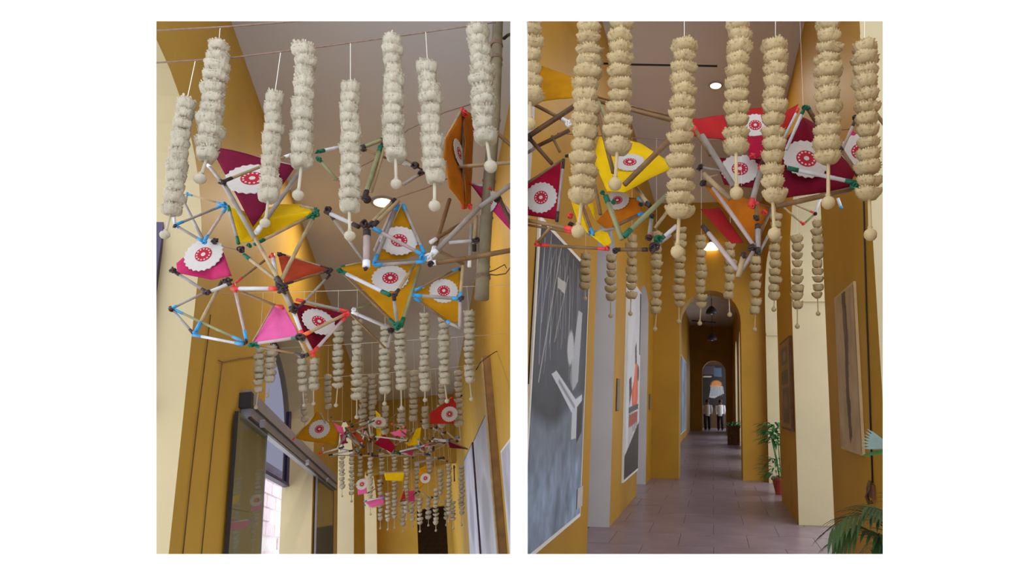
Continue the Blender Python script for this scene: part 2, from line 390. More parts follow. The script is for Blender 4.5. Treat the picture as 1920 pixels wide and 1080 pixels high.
ORD = ['first', 'second', 'third', 'fourth', 'fifth', 'sixth', 'seventh', 'eighth', 'ninth', 'tenth', 'eleventh', 'twelfth', 'thirteenth', 'fourteenth', 'fifteenth', 'sixteenth', 'seventeenth', 'eighteenth', 'nineteenth', 'twentieth']
def rope(B, pts, d, r, label, m='rope', cat='rope', name='rope'):
    P = [B.y(p[:2], p[2] if len(p) > 2 else d) for p in pts]; c = P[0]
    mb = MB(); mb.tube([p-c for p in P], r, 6)
    return tag(mb.build(name, m, None, c, B, True), label, cat)
rope(LB, [(284,118),(420,110),(600,88),(760,66),(892,47),(930,42)], 2.32, .0036, 'long thin rope from which the white garlands of the front row hang, left picture')
rope(LB, [(284,58),(430,50),(600,36),(760,18)], 2.25, .0042, 'upper thin rope running parallel above the garland rope, left picture')
rope(LB, [(625,338),(700,300),(765,243),(835,210),(895,192)], 3.3, .004, 'thin slanting rope behind the garlands leading up to the bamboo post')
rope(LB, [(735,374),(800,352),(850,330),(890,312)], 3.4, .004, 'short thin rope crossing below the mustard pennant near the post')
CORDS = {}
def CORD(y, z):
    if round(y, 2) not in CORDS:
        w_ = {4.4: 'second row', 6.3: 'third row', 8.4: 'last row, nearest strand', 8.75: 'last row, middle strand', 9.1: 'last row, rear strand'}[round(y, 2)]
        a = Vector((WL, y, z)); mb = MB(); mb.tube([(0, 0, 0), (.7, 0, -.006), (1.4, 0, -.006), (WR-WL, 0, 0)], .0018, 5)
        CORDS[round(y, 2)] = tag(mb.build('rope', 'white_thread', None, a, LB, True), 'pale cord across the left corridor carrying the garlands of the '+w_, 'rope')
    return z
near_left = [((350,190),(319,405),(309,440),36,'first and outermost long white garland at the left edge, hanging low'),
 ((410,82),(387,302),(375,335),44,'second white garland from left, hanging high before the yellow wall band'),
 ((515,178),(503,378),(497,418),36,'third white garland from left, covering the maroon pennant edge'),
 ((572,90),(565,315),(559,366),40,'fourth white garland from left, beside the upper right of the maroon pennant'),
 ((657,160),(655,397),(656,442),38,'fifth white garland from left, hanging low before the grey ceiling'),
 ((735,72),(742,302),(743,345),38,'sixth white garland from left, hanging high above the ceiling light'),
 ((802,122),(815,345),(815,386),40,'seventh white garland from left, beside the mustard pennant seen edge on'),
 ((897,55),(913,268),(920,312),44,'eighth white garland from left, in front of the tall bamboo post')]
hang = [(366,115),(413,50),(526,99),None,(657,81),None,(798,60),None]
for (t, b, u, w, lab), h in zip(near_left, hang):
    garland(LB, t, b, u, w, 2.3, 20, 'barrel', 'near', lab, 'front row garlands in the left picture', h or (t[0]+1, t[1]-16))
mid_left = [((487,652),(484,737),(480,764),20),((509,648),(507,717),(501,742),20),((567,662),(568,735),(570,760),18),((589,672),(588,732),(588,757),19),
 ((634,600),(633,730),(630,760),19),((670,600),(669,750),(669,782),20),((722,610),(722,738),(721,757),20),((752,615),(752,733),(753,765),21),
 ((796,588),(797,735),(797,750),20),((832,596),(834,722),(838,752),21),((879,584),(881,720),(884,748),20)]
where = ['left end, below the pink pennant','below the joint of the pink pennant','beside the cream pillar','below the tip of the maroon pennant','in front of the yellow wall strip','hanging longest beside the yellow wall strip',
 'below the broken white pole','below the green tipped mustard pennant','against the grey ceiling','below the small mustard pennant','right end, before the yellow right wall']
for i, (t, b, u, w) in enumerate(mid_left):
    garland(LB, t, b, u, w, 4.4, 11.5, 'cup', 'mid', ORD[i]+' small garland from left in second row, '+where[i], 'second row garlands in the left picture', 'ceiling', CORD(4.4, 1.92))
third = [((570,738),(571,792),(571,806),13),((615,703),(615,768),(615,790),13),((681,708),(680,798),(680,815),15),((698,703),(698,800),(698,815),15),((722,762),(722,816),(722,832),14),((752,765),(752,815),(752,828),14),
 ((777,697),(775,790),(775,806),15),((797,763),(797,806),(797,822),14),((830,698),(828,803),(830,813),15),((860,696),(861,800),(863,824),16)]
for i, (t, b, u, w) in enumerate(third):
    garland(LB, t, b, u, w, 6.3, 10, 'cup', 'mid', ORD[i]+' garland from left in the third row above the far pennants', 'third row garlands in the left picture', 'ceiling', CORD(6.3, 2.15))
x6 = lambda x: 540+x/2.667
y6 = lambda y: 640+y/2.667
fourth = [(270,575,740,775),(318,560,770,800),(360,575,680,700),(412,580,830,865),(468,560,670,700),(462,690,900,935),(500,755,905,940),(533,575,890,932),(575,800,925,952),(592,560,860,890),(622,790,900,926),(645,610,800,830),(660,780,920,950),(702,785,890,920),(708,520,660,690),(740,735,920,946),(762,640,770,800),(792,790,895,918),(805,610,870,900),(826,800,900,935),(868,620,870,918)]
for i, (x, a, b, u) in enumerate(sorted(fourth)):
    garland(LB, (x6(x), y6(a)), (x6(x), y6(b)), (x6(x), y6(u)), 11, 8.4+(i % 3)*.35, 7.5, 'cup', 'far', 'number %s from left among the farthest tiny garlands of the left picture' % (ORD+['twenty-first'])[i], 'farthest garlands in the left picture', 'ceiling', CORD(8.4+(i % 3)*.35, 2.42+(i % 3)*.1))
rope(RB, [(976,-8),(1200,-4),(1450,-4),(1800,-10)], 2.25, .006, 'rope across the right corridor carrying its front row of garlands')
rope(RB, [(1045,250,4.2),(1250,262,4.2),(1400,262,4.2),(1615,240,4.2)], 4.2, .003, 'thin cord across the right corridor carrying the second row of garlands')
near_right = [((996,28),(994,195),(993,232),44,'first pompom garland at the left border of the right picture, half cut off'),
 ((1105,46),(1090,385),(1084,434),47,'second and longest pompom garland from left, right picture, beside the crimson pennant'),
 ((1166,20),(1157,290),(1153,345),46,'third pompom garland from left, in front of the yellow pennant'),
 ((1283,82),(1273,412),(1270,472),46,'fourth pompom garland from left, hanging lowest in the middle of the right picture'),
 ((1387,20),(1380,290),(1381,362),46,'fifth pompom garland, right of the round ceiling light'),
 ((1454,82),(1449,383),(1452,438),45,'sixth pompom garland, left of the big maroon pennant'),
 ((1553,20),(1553,312),(1553,380),48,'seventh pompom garland, in front of the big maroon pennant'),
 ((1621,85),(1630,378),(1632,440),46,'eighth pompom garland at the right border of the right picture')]
for i, (t, b, u, w, lab) in enumerate(near_right):
    garland(RB, t, b, u, w, 2.25, 22.5, 'cup', 'near', lab, 'front row garlands in the right picture', (t[0], -6))
mid_right = [((1098,475),(1097,545),(1097,560),20),((1146,478),(1145,566),(1145,592),21),((1185,440),(1183,562),(1182,588),21),((1231,435),(1231,590),(1228,617),21),((1275,425),(1273,578),(1273,603),22),((1315,442),(1314,580),(1312,606),21),
 ((1369,455),(1367,562),(1368,590),22),((1417,482),(1416,590),(1415,618),21),((1454,400),(1452,564),(1451,580),23),((1495,443),(1495,580),(1495,612),22),((1533,415),(1533,562),(1534,588),21)]
wr = ['over the black and white print','over the pale grey door reveal','over the tall narrow print','under the green lashed joint','behind the lowest near bud','left of the corridor arch','over the corridor arch','right of the corridor arch','behind the sixth large garland','before the ochre pillar','over the cream pillar']
for i, (t, b, u, w) in enumerate(mid_right):
    garland(RB, t, b, u, w, 4.2, 14.5, 'cup', 'mid', ORD[i]+' small garland from left, right picture, '+wr[i], 'second row garlands in the right picture', (t[0], 258))
# ------------------------------------------------------------------ bamboo frames with pennants
def med_mesh():
    mb = MB(); n = 44
    o = [(math.cos(2*math.pi*k/n)*(1.03 if k % 2 else .955), math.sin(2*math.pi*k/n)*(1.03 if k % 2 else .955)) for k in range(n)]
    vs = [(x, y, 0) for x, y in o] + [(x*.97, y*.97, .05) for x, y in o] + [(x*.72, y*.72, .035) for x, y in o]
    fs = [(k, (k+1) % n, n+(k+1) % n, n+k) for k in range(n)] + [(n+k, n+(k+1) % n, 2*n+(k+1) % n, 2*n+k) for k in range(n)] + [tuple(2*n+k for k in range(n)), tuple(range(n-1, -1, -1))]
    mb.add(vs, fs, 0)
    def disc(cx, cy, r, z0, z1, k, mi): mb.lathe([(r, z0), (r, z1)], k, mi, (cx, cy, 0))
    disc(0, 0, .43, .0, .075, 28, 1); disc(0, 0, .12, .06, .095, 8, 0)
    for i in range(13):
        a = 2*math.pi*i/13; disc(.335*math.cos(a), .335*math.sin(a), .046, .06, .09, 6, 0)
    return mb.mesh('medallion', ('card_white', 'card_red'))
MED = med_mesh()
def cloth(B, base, parent, poly, m, d, med=None, seed=0):
    """poly: pixels (x, y[, d]) of the corners; the cloth spans them with light wrinkles"""
    P = [B.y(p[:2], p[2] if len(p) > 2 else d) - base for p in poly]
    bm = bmesh.new(); vs = [bm.verts.new(p) for p in P]; c = sum(P, Vector())/len(P)
    if len(P) == 3: bm.faces.new(vs)
    else:
        cv = bm.verts.new(c)
        for i in range(len(vs)): bm.faces.new((vs[i], vs[(i+1) % len(vs)], cv))
    bmesh.ops.subdivide_edges(bm, edges=bm.edges[:], cuts=5, use_grid_fill=True)
    n = Vector()
    for i in range(len(P)): n += (P[i]-c).cross(P[(i+1) % len(P)]-c)
    n.normalize()
    if n.dot(-(base+c)) < 0: n = -n
    size = max((p-c).length for p in P)
    mc = B.plane(med[:2], base+c, n) - base if med else None; mw = med[2]*1.5*(base+c).length/F if med else 0
    for v in bm.verts: v.co += n*((1 if not med else min(1, max(0, ((v.co-mc).length-mw*.75)/(mw*.5))))*noise.noise(v.co*9/max(size, .1)*.3 + Vector((seed, 0, 0)))*.035*size)
    bmesh.ops.recalc_face_normals(bm, faces=bm.faces[:])
    me = bpy.data.meshes.new('pennant'); bm.to_mesh(me); bm.free(); me.materials.append(MATS[m])
    me.polygons.foreach_set('use_smooth', [True]*len(me.polygons))
    o = link('pennant', me, parent); so = o.modifiers.new('thickness', 'SOLIDIFY'); so.thickness = .003; so.offset = 0
    if med:
        mx_, my_, mr = med
        q = B.plane((mx_, my_), base+c, n) - base; r = mr*(B.M @ (base+q)).length/F*.95
        k = link('medallion', MED, o, q)
        X = Vector((1, .3, .1)); X = (X - n*X.dot(n)).normalized(); Y = n.cross(X)
        h = max([0]+[(v.co-q).dot(n) for v in me.vertices if ((v.co-q)-n*(v.co-q).dot(n)).length < r*1.25]); k.matrix_local = Matrix.Translation(q + n*(min(h, .06)+.004)) @ Matrix((X, Y, n)).transposed().to_4x4() @ Matrix.Diagonal((r, r, r*.5, 1))
    return o
TAPE = {'b': 'tape_blue', 'g': 'tape_green', 'r': 'tape_red', 'k': 'tape_black', 'w': 'tape_white', 'o': 'tape_orange'}
WOOD = {'t': 'bamboo', 'y': 'bamboo_grey', 'n': 'bamboo_brown', 'd': 'bamboo_dark', 'v': 'bamboo_olive', 'p': 'bamboo_pink', 'w': 'bamboo_white'}
def pole(B, base, parent, p, q, w, wood, ta, tb, d):
    P = B.y(p[:2], p[2] if len(p) > 2 else d)-base; Q = B.y(q[:2], q[2] if len(q) > 2 else d)-base
    mid = ((p[0]+q[0])/2, (p[1]+q[1])/2); r = B.metres(w*.42, mid, (P+base).lerp(Q+base, .5).y)
    mb = MB(); V = Q-P; N = 3 if V.length > .25 else 2; pts = [P]; rr = [r]
    for i in range(1, N):
        c = P+V*(i/N); h = V.normalized()*r*.35
        pts += [c-h, c, c+h]; rr += [r*.98, r*1.09, r*.98]
    pts.append(Q); rr.append(r*.95)
    mb.tube(pts, rr, 8); o = mb.build('pole', WOOD[wood], parent, smooth=True)
    L = min(.05, V.length*.16)
    for t, a, s in ((ta, P, 1), (tb, Q, -1)):
        if t in TAPE:
            k = MB(); u = V.normalized()*s; k.tube([a-u*.002, a+u*L], r*1.1, 8); k.build('tape', TAPE[t], o, smooth=True)
    return o
def lashing(B, base, parent, p, w, d, m='tape_black', seed=0):
    c = B.y(p[:2], p[2] if len(p) > 2 else d)-base; r = B.metres(w*.38, p[:2], d); rd = random.Random(int(p[0]*7+p[1]))
    mb = MB()
    for i in range(4):
        a = Vector((rd.uniform(-1, 1), rd.uniform(-1, 1), rd.uniform(-1, 1))).normalized(); b = a.orthogonal().normalized(); e_ = a.cross(b)
        R = r*rd.uniform(.65, .95); off = Vector((rd.uniform(-1, 1), rd.uniform(-.4, .4), rd.uniform(-1, 1)))*r*.45
        ring = [c+off + b*math.cos(t*math.pi/5)*R + e_*math.sin(t*math.pi/5)*R for t in range(11)]
        mb.tube(ring, r*.3, 5)
    mb.build('lashing', m, parent, smooth=True)
def bamboo(B, label, d, polys, poles, lash, zoom=None, group='bamboo frames with pennants', dl=0, hang=None):
    Z = zoom or (lambda p: p)
    zz = lambda p: tuple(Z(p[:2])) + tuple(p[2:])
    allp = [zz(p) for p, *_ in poles]
    cx = sum(p[0] for p in allp)/len(allp); cy = min(p[1] for p in allp)
    base = B.y((cx, cy), d)
    root = empty('bamboo_truss', B, base, label, 'frame', group)
    for i, (poly, m, med) in enumerate(polys):
        if med: med = tuple(Z(med[:2]))+(med[2],)
        cloth(B, base, root, [zz(p) for p in poly], 'cloth_'+m, d+.06, med, i*3.7)
    for (p, q, w, wood, ta, tb) in poles: pole(B, base, root, zz(p), zz(q), w, wood, ta, tb, d)
    for (p, w, *c) in lash: lashing(B, base, root, zz(p), w, d-.015, c[0] if c else 'tape_black')
    if hang: 
        k = MB(); k.tube([(0, 0, -.01), (0, 0, hang-base.z)], .0007, 5); k.build('thread', 'white_thread', root)
    return root
Z3 = lambda p: (290+p[0]*.3148, 340+p[1]*.3148)
Z1 = lambda p: (290+p[0]*.3148, 36+p[1]*.3148)
Z2 = lambda p: (620+p[0]*.3148, 36+p[1]*.3148)
Z4 = lambda p: (620+p[0]*.3148, 340+p[1]*.3148)
R1 = lambda p: (984+p[0]*.3148, 36+p[1]*.3148)
R2 = lambda p: (1320+p[0]*.3148, 36+p[1]*.3148)
R3 = lambda p: (984+p[0]*.3148, 300+p[1]*.3148)
R4 = lambda p: (1320+p[0]*.3148, 300+p[1]*.3148)
D = 2.85
# --- left picture, left half
bamboo(LB, 'bamboo frame with a large maroon medallion pennant and a yellow cloth, left picture', D,
 [([(400,286,3.05),(414,278,3.05),(554,313,3.0),(474,424,2.85)], 'maroon', (474,337,37)),
  ([(428,388),(446,456),(474,452),(510,440,3.1),(588,399),(563,381,3.15),(522,383,3.15),(470,400,3.1)], 'yellow', None),
  ([(521,475,2.9),(616,504),(533,532,2.75)], 'orange', None)],
 [((389,308),(419,345,2.7),9,'y','w','k'),((417,340,2.7),(478,448,2.68),12,'y','',''),((478,446,2.68),(528,534,2.6),10,'t','','k'),((419,340,2.7),(545,290,2.95),8,'t','k','w'),
  ((562,322,2.95),(481,436,2.7),11,'y','','w'),((412,280,3.06),(556,312,3.0),7,'p','',''),((590,402),(527,526,2.62),9,'t','g',''),((478,458,2.7),(588,402),8,'t','g','g'),((458,478,2.7),(528,532,2.62),9,'t','g','k'),
  ((428,387),(447,456,2.75),8,'y','g','g'),((563,386),(594,392),7,'t','','g'),((511,477,2.85),(520,530,2.65),9,'w','r','g'),((511,477,2.86),(442,530,2.85),6,'n','r','r'),((521,474),(616,503),4,'t','k','k'),((534,533,2.65),(618,507),6,'n','k','k'),((618,516),(562,575,2.7),6,'y','k','k'),((466,480,2.75),(521,530,2.7),4,'y','','')],
 [((417,343,2.68),14),((452,468,2.7),16),((591,399),18,'tape_green'),((529,536,2.58),24),((618,508),14),((468,460,2.7),12,'tape_green'),((526,477),12)])
bamboo(LB, 'small blue taped bamboo frame with a pink medallion pennant, left edge of left picture', D,
 [([(331,494),(364,466),(384,452),(414,458),(434,517,2.8),(398,525),(333,512)], 'pink', (389,482,28))],
 [((351,364,2.95),(416,382,2.95),5,'t','b','b'),((345,380,2.95),(380,448,2.85),8,'y','',''),((328,422,2.8),(416,386,2.9),7,'y','b','b'),((328,422,2.8),(379,452,2.8),8,'y','b','b'),((424,390,2.9),(383,452,2.8),7,'p','b','b'),((326,402,2.8),(328,424,2.8),7,'w','',''),((351,362,2.95),(347,382,2.95),6,'y','b',''),
  ((328,510,2.78),(388,548,2.75),9,'y','k','k'),((388,549,2.75),(433,531,2.75),9,'w','k','k'),((434,525,2.77),(396,548,2.9),6,'t','k','k'),((412,460),(450,470,2.9),3,'p','','')],
 [((383,455,2.77),12,'tape_blue'),((327,424,2.78),9),((402,452),16),((325,508,2.76),18),((425,526,2.76),16),((388,548,2.73),13),((420,385,2.9),18,'tape_blue')])
bamboo(LB, 'bare bamboo and white pole triangle with blue tape below the pink pennant, left picture', D,
 [],
 [((320,579),(392,545,2.82),7,'y','b','k'),((319,576),(363,626,2.8),7,'y','k','k'),((326,580),(455,640,2.75),7,'v','b','b'),((363,628,2.8),(456,646,2.74),8,'w','b','b'),((368,620,2.8),(416,528,2.85),9,'t','b','k'),((438,533,2.78),(462,637,2.74),7,'p','r','b'),((436,541,2.78),(520,541,2.65),11,'w','r','r'),((455,548,2.8),(530,578,2.7),7,'n','','r')],
 [((319,581),11),((365,623,2.78),11,'tape_blue'),((460,641,2.72),13)])
bamboo(LB, 'bamboo frame with a rose pink cloth beside a crimson medallion pennant, left picture', D-.1,
 [([(512,571),(530,571),(556,617,2.68),(560,634,2.66),(474,645,2.75)], 'rose', None),
  ([(551,568),(602,578),(651,590),(612,640),(587,655,2.72),(566,615,2.68)], 'wine', (591,611,27))],
 [((528,540,2.6),(548,582,2.6),10,'y','k','k'),((536,540,2.62),(552,577,2.62),8,'n','k','k'),((548,578,2.62),(567,628,2.6),9,'w','k','r'),((563,632,2.6),(470,646,2.72),9,'p','g','g'),((472,648,2.72),(570,666,2.62),7,'n','g','k'),((560,632,2.6),(577,668,2.62),8,'t','g','k'),((569,630,2.6),(589,668,2.62),8,'p','r','r'),((584,664,2.62),(650,592,2.75),8,'p','r','r'),((566,630,2.58),(652,587,2.75),9,'t','o','r'),((556,562,2.72),(652,584,2.75),8,'y','r','r'),((474,640,2.75),(514,572,2.76),4,'t','','')],
 [((529,545,2.58),20),((549,580,2.6),18),((564,632,2.58),20),((470,647,2.7),14,'tape_green'),((586,660,2.6),9,'tape_red'),((651,589,2.72),11,'tape_red'),((567,668,2.6),10)])
# --- left picture, right half
bamboo(LB, 'bamboo frame with two mustard medallion pennants one above the other, left picture centre', D,
 [([(754,383,2.95),(793,474,2.85),(760,485),(704,489,2.85)], 'mustard', (749,456,31)),
  ([(638,500,2.9),(702,492,2.9),(790,496,2.9),(755,608,2.8),(745,608,2.8)], 'mustard', (732,523,30))],
 [((611,397),(672,425,2.75),11,'w','k','k'),((619,402,2.95),(681,488,2.85),7,'y','k',''),((688,432,2.72),(687,500,2.72),16,'p','k','w'),((690,425,2.75),(740,374,2.92),9,'t','k','k'),((699,424,2.75),(747,377,2.9),10,'t','k',''),((746,384,2.93),(702,492,2.82),9,'y','b','b'),((738,390,2.94),(703,470,2.9),9,'p','',''),((756,384,2.93),(795,474,2.82),8,'y','b','b'),((700,428,2.72),(793,478,2.78),9,'p','b','b'),((702,497,2.8),(794,491,2.78),9,'y','b','b'),
  ((638,508,2.86),(730,553,2.68),10,'w','g','g'),((738,553,2.67),(746,614,2.78),9,'y','k','g'),((741,553,2.67),(776,498,2.85),8,'t','k',''),((641,510,2.9),(743,611,2.8),7,'n','','g'),((786,502,2.9),(752,612,2.8),9,'v','','g'),((639,500,2.9),(690,490,2.9),5,'t','g','')],
 [((615,393),14),((683,420,2.72),20),((739,376,2.9),13),((739,553,2.65),12),((637,507,2.84),13,'tape_green'),((746,612,2.77),20,'tape_green'),((792,484,2.78),16,'tape_blue'),((704,494,2.8),13,'tape_blue'),((686,503,2.72),10)])
bamboo(LB, 'small mustard medallion pennant on blue taped poles beside the bamboo post, left picture', D,
 [([(776,550),(862,507,2.92),(864,604,2.9),(838,606,2.9)], 'mustard', (832,546,25))],
 [((778,554,2.8),(860,560,2.8),9,'y','b','b'),((868,498,2.8),(863,558,2.8),8,'t','','b'),((863,558,2.8),(862,613,2.84),8,'p','b',''),((778,545,2.85),(860,502,2.92),5,'n','b','b'),((777,558,2.85),(848,609,2.9),6,'n','b','b'),((840,604,2.88),(864,616,2.86),8,'y','b','')],
 [((864,560,2.77),13),((777,553,2.8),9,'tape_blue'),((864,505),10)])
bamboo(LB, 'bundle of bare bamboo poles radiating from a white joint beside the post, left picture', D+.1,
 [],
 [((812,474),(843,374,3.2),10,'n','w',''),((806,482,2.88),(905,382,2.8),12,'y','w',''),((900,388,2.8),(966,341,2.7),12,'y','',''),((808,454),(862,421,3.1),9,'n','w',''),((842,455),(892,451),8,'w','','k'),((826,472),(870,496),9,'n','',''),((806,494,2.85),(880,484,2.8),12,'n','w',''),((876,484,2.8),(966,468,2.7),12,'n','',''),((884,420,3),(880,500,3),8,'y','','w'),((893,405,3.05),(889,470,3.05),9,'t','','k'),((934,366,2.85),(958,420,2.8),9,'d','k',''),((836,315,3),(966,304,2.75),9,'t','',''),((928,246,3.0),(966,280,2.9),9,'n','','')],
 [((806,480,2.86),22,'tape_white'),((892,451),15),((931,371,2.8),15),((808,494,2.83),13)])
bamboo(LB, 'mustard medallion pennant seen edge on with red taped tips, left of the bamboo post', D+.15,
 [([(866,205,2.95),(834,260,2.8),(832,300,2.8),(842,352,2.82),(872,392,2.95),(870,300,3.1)], 'rust', (857,288,26)),
  ([(869,206,2.97),(889,214,3.3),(882,382,3.3),(873,392,2.97)], 'rust', None)],
 [((867,203,2.95),(832,268,2.8),6,'t','r',''),((868,206,2.98),(869,390,2.98),9,'d','r','r'),((834,300,2.8),(870,392,2.95),5,'n','','r')],
 [((871,212,2.95),15,'tape_red'),((880,388,2.95),12,'tape_red')])
bamboo(LB, 'pink medallion pennant on red taped poles beside the tall bamboo post', D+.2,
 [([(881,343,3.15),(919,355,3.05),(958,403,2.9),(964,440,2.9),(945,418,2.95),(905,375,3.1)], 'pink', (920,380,22))],
 [((880,344,3.15),(920,352,3.05),6,'w','r','r'),((919,353,3.05),(966,410,2.85),6,'p','r','')],
 [((919,354,3.02),10,'tape_red')])
bamboo(LB, 'open frame of white and olive green poles under the ceiling, centre of left picture', D+.25,
 [],
 [((598,284),(655,272,3.2),9,'w','g',''),((598,298),(632,338),7,'v','g',''),((677,277,3.2),(722,260,3.2),10,'v','k','k'),((714,275,3.15),(684,370,3.05),11,'v','g','k'),((720,278,3.15),(696,360,3.1),8,'t','',''),((680,279,3.2),(728,298,3.2),6,'n','k',''),((748,302,3.15),(777,313),8,'y','','k'),((756,346),(790,325),8,'y','','k'),((630,336),(690,378,3.05),5,'n','',''),((762,300,3.15),(790,318),5,'n','','k')],
 [((595,285),12,'tape_green'),((597,298),12,'tape_green'),((680,280,3.2),12),((779,311),17),((791,323),15),((688,374,3.03),20),((718,272,3.15),14)])
bamboo(LB, 'small open triangle of white and brown poles below the green taped tip, left picture', D+.2,
 [],
 [((662,580),(697,572),6,'v','',''),((661,585),(727,614),9,'w','w',''),((659,590),(722,652),5,'n','',''),((737,617),(727,652),7,'y','k','')],
 [((732,620),13),((664,580),9,'tape_white')])
# --- right picture
G4 = 'bamboo frames with pennants'
D = 2.62
bamboo(RB, 'crimson medallion pennant on brown poles with red tape, left edge of right picture', D,
 [([(979,346),(1052,301),(1043,412),(979,402)], 'crimson', (1015,371,31))],
 [((979,350,2.6),(1054,300,2.6),6,'n','',''),((1057,299),(1044,415),7,'y','k','k'),((979,411,2.58),(1076,430,2.5),10,'n','','r'),((979,420,2.64),(1074,436,2.6),6,'n','','r'),((1005,458),(1031,428,2.5),8,'n','r',''),((1011,459),(1140,467),8,'n','r','r')],
 [((1068,404),13,'tape_red'),((1070,420),12),((1009,459),11,'tape_red'),((1139,465),13,'tape_red')])
bamboo(RB, 'bamboo frame with yellow medallion pennant over a rust one, right picture left of centre', D+.06,
 [([(1112,300),(1124,256,2.85),(1200,268,2.9),(1266,311,2.75),(1170,361,2.6),(1138,358,2.65)], 'yellow', (1181,307,30)),
  ([(1119,416),(1160,369,2.8),(1200,372,2.8),(1206,398,2.75),(1140,432)], 'rust', (1158,377,23)),
  ([(1069,372,2.7),(1083,374,2.72),(1104,438,2.6),(1084,420,2.6)], 'yellow', None),([(1097,374,2.8),(1113,382,2.8),(1116,412,2.7)], 'yellow', None),([(1107,440,2.62),(1136,428,2.7),(1147,455,2.65),(1137,464,2.62)], 'yellow', None)],
 [((1119,202,2.62),(1150,324,2.55),10,'n','',''),((1136,368,2.55),(1166,449,2.5),12,'v','g',''),((1170,443,2.5),(1254,362,2.65),12,'v','g',''),((1257,261,2.65),(1171,346,2.55),13,'n','',''),((1192,352,2.75),(1218,386,2.6),10,'t','','k'),((1104,436),(1152,429),7,'y','b',''),((1148,427,2.75),(1205,399,2.75),8,'n','','b'),((1112,330,2.7),(1126,402,2.65),9,'n','k',''),((1154,468),(1214,468),9,'n','k','k'),((1242,447),(1269,423),10,'w','g',''),((1222,404),(1217,447),10,'y','g','r'),((1228,428),(1253,394),8,'t','',''),((1088,372,2.75),(1112,440,2.62),7,'n','','b'),((1212,384),(1196,372),8,'y','','b'),((1240,455),(1258,440),7,'y','','')],
 [((1214,382),13),((1222,404),11),((1217,446),15),((1233,449),17,'tape_green'),((1226,464),22),((1154,471),13),((1129,362),12,'tape_green'),((1151,379,2.6),11,'tape_green'),((1104,437),10,'tape_blue'),((1202,383),10)])
bamboo(RB, 'dark crossed bamboo poles under an amber cloth, upper left of right picture', D+.1,
 [([(982,192),(1016,124,2.9),(1076,146,2.9),(1077,184,2.8)], 'mustard', None)],
 [((1077,199,2.6),(978,264,2.6),12,'d','',''),((996,193),(1065,229),9,'n','','w'),((1068,244),(1002,277),9,'d','',''),((988,254,2.62),(1035,307,2.62),10,'d','k',''),((1112,187,2.9),(1263,227,2.9),9,'n','',''),((1112,180,2.95),(1263,219,2.95),5,'n','',''),((1121,190,2.8),(1140,232,2.8),9,'v','',''),((1035,255),(1050,285),7,'n','',''),((979,292),(1010,274),8,'y','','')],
 [((1067,231,2.6),16,'tape_white'),((992,260,2.6),15),((1079,156),9,'tape_blue'),((1078,176),9,'tape_blue'),((1064,292),10)])
bamboo(RB, 'large maroon medallion pennant on white and brown poles with green tape, right picture', D,
 [([(1506,220,2.7),(1537,240,2.75),(1603,322,2.65),(1593,353,2.6),(1455,374,2.6),(1473,262,2.65)], 'wine', (1510,302,44))],
 [((1508,203,2.58),(1474,281,2.58),8,'w','g',''),((1497,204,2.6),(1470,258,2.6),6,'w','r',''),((1514,201,2.6),(1531,230,2.62),11,'d','g',''),((1477,315,2.54),(1605,343,2.54),10,'w','g','g'),((1574,275,2.56),(1610,330,2.54),10,'n','k','k'),((1455,387,2.58),(1596,355,2.58),13,'n','','')],
 [((1509,201,2.57),13,'tape_green'),((1604,347,2.53),20,'tape_green'),((1611,329,2.53),11)])
bamboo(RB, 'bamboo frame with three red cloths and a small maroon medallion pennant, right picture', D+.05,
 [([(1299,224,2.8),(1357,215,2.85),(1373,264,2.75),(1340,260,2.7),(1296,254,2.75)], 'red', None),([(1396,258,2.8),(1437,252,2.8),(1429,293,2.7),(1406,300,2.7)], 'crimson', None),([(1462,214,2.8),(1497,195,2.8),(1476,242,2.75),(1457,240,2.75)], 'red', None),
  ([(1388,206,2.95),(1445,200,2.95),(1446,262,2.9),(1390,262,2.9)], 'red', (1416,236,27)),([(1340,296,2.8),(1428,298,2.8),(1412,352,2.75),(1358,346,2.75)], 'wine', (1387,318,36))],
 [((1316,254,2.58),(1375,348,2.55),14,'y','',''),((1319,326,2.6),(1369,373,2.58),12,'t','',''),((1300,238,2.7),(1332,291,2.65),10,'n','r',''),((1429,308,2.58),(1408,386,2.55),13,'y','r','r'),((1318,314,2.7),(1352,321,2.7),6,'y','',''),((1322,335,2.65),(1346,329,2.65),7,'t','','')],
 [((1412,290),15,'tape_red'),((1436,300),11),((1312,313,2.7),15),((1318,345,2.65),15),((1430,306,2.57),11)])
bamboo(RB, 'rust and red cloth tetrahedron ending in a low pole tip, right picture centre', D-.02,
 [([(1320,346,2.75),(1446,391,2.7),(1413,457,2.58)], 'rust', None),([(1314,392,2.8),(1350,390,2.8),(1394,455,2.62),(1372,458,2.62)], 'red', None)],
 [((1337,352,2.6),(1414,461,2.52),10,'p','',''),((1421,422,2.55),(1421,474,2.52),13,'y','k','k'),((1318,424,2.6),(1383,506,2.5),11,'p','k',''),((1395,476,2.52),(1384,519,2.48),13,'t','k',''),((1412,472,2.5),(1387,514,2.5),9,'y','',''),((1445,433,2.6),(1423,475,2.52),7,'y','','g'),((1320,345,2.75),(1447,391,2.7),5,'n','',''),((1447,391,2.68),(1416,457,2.58),8,'n','','k'),((1418,380,2.56),(1420,412,2.55),10,'n','r','k')],
 [((1418,408,2.54),13),((1408,464,2.51),16),((1412,386,2.55),15,'tape_red'),((1434,397,2.6),12,'tape_red'),((1394,480,2.5),12),((1432,462),9,'tape_green')], hang=CZ)
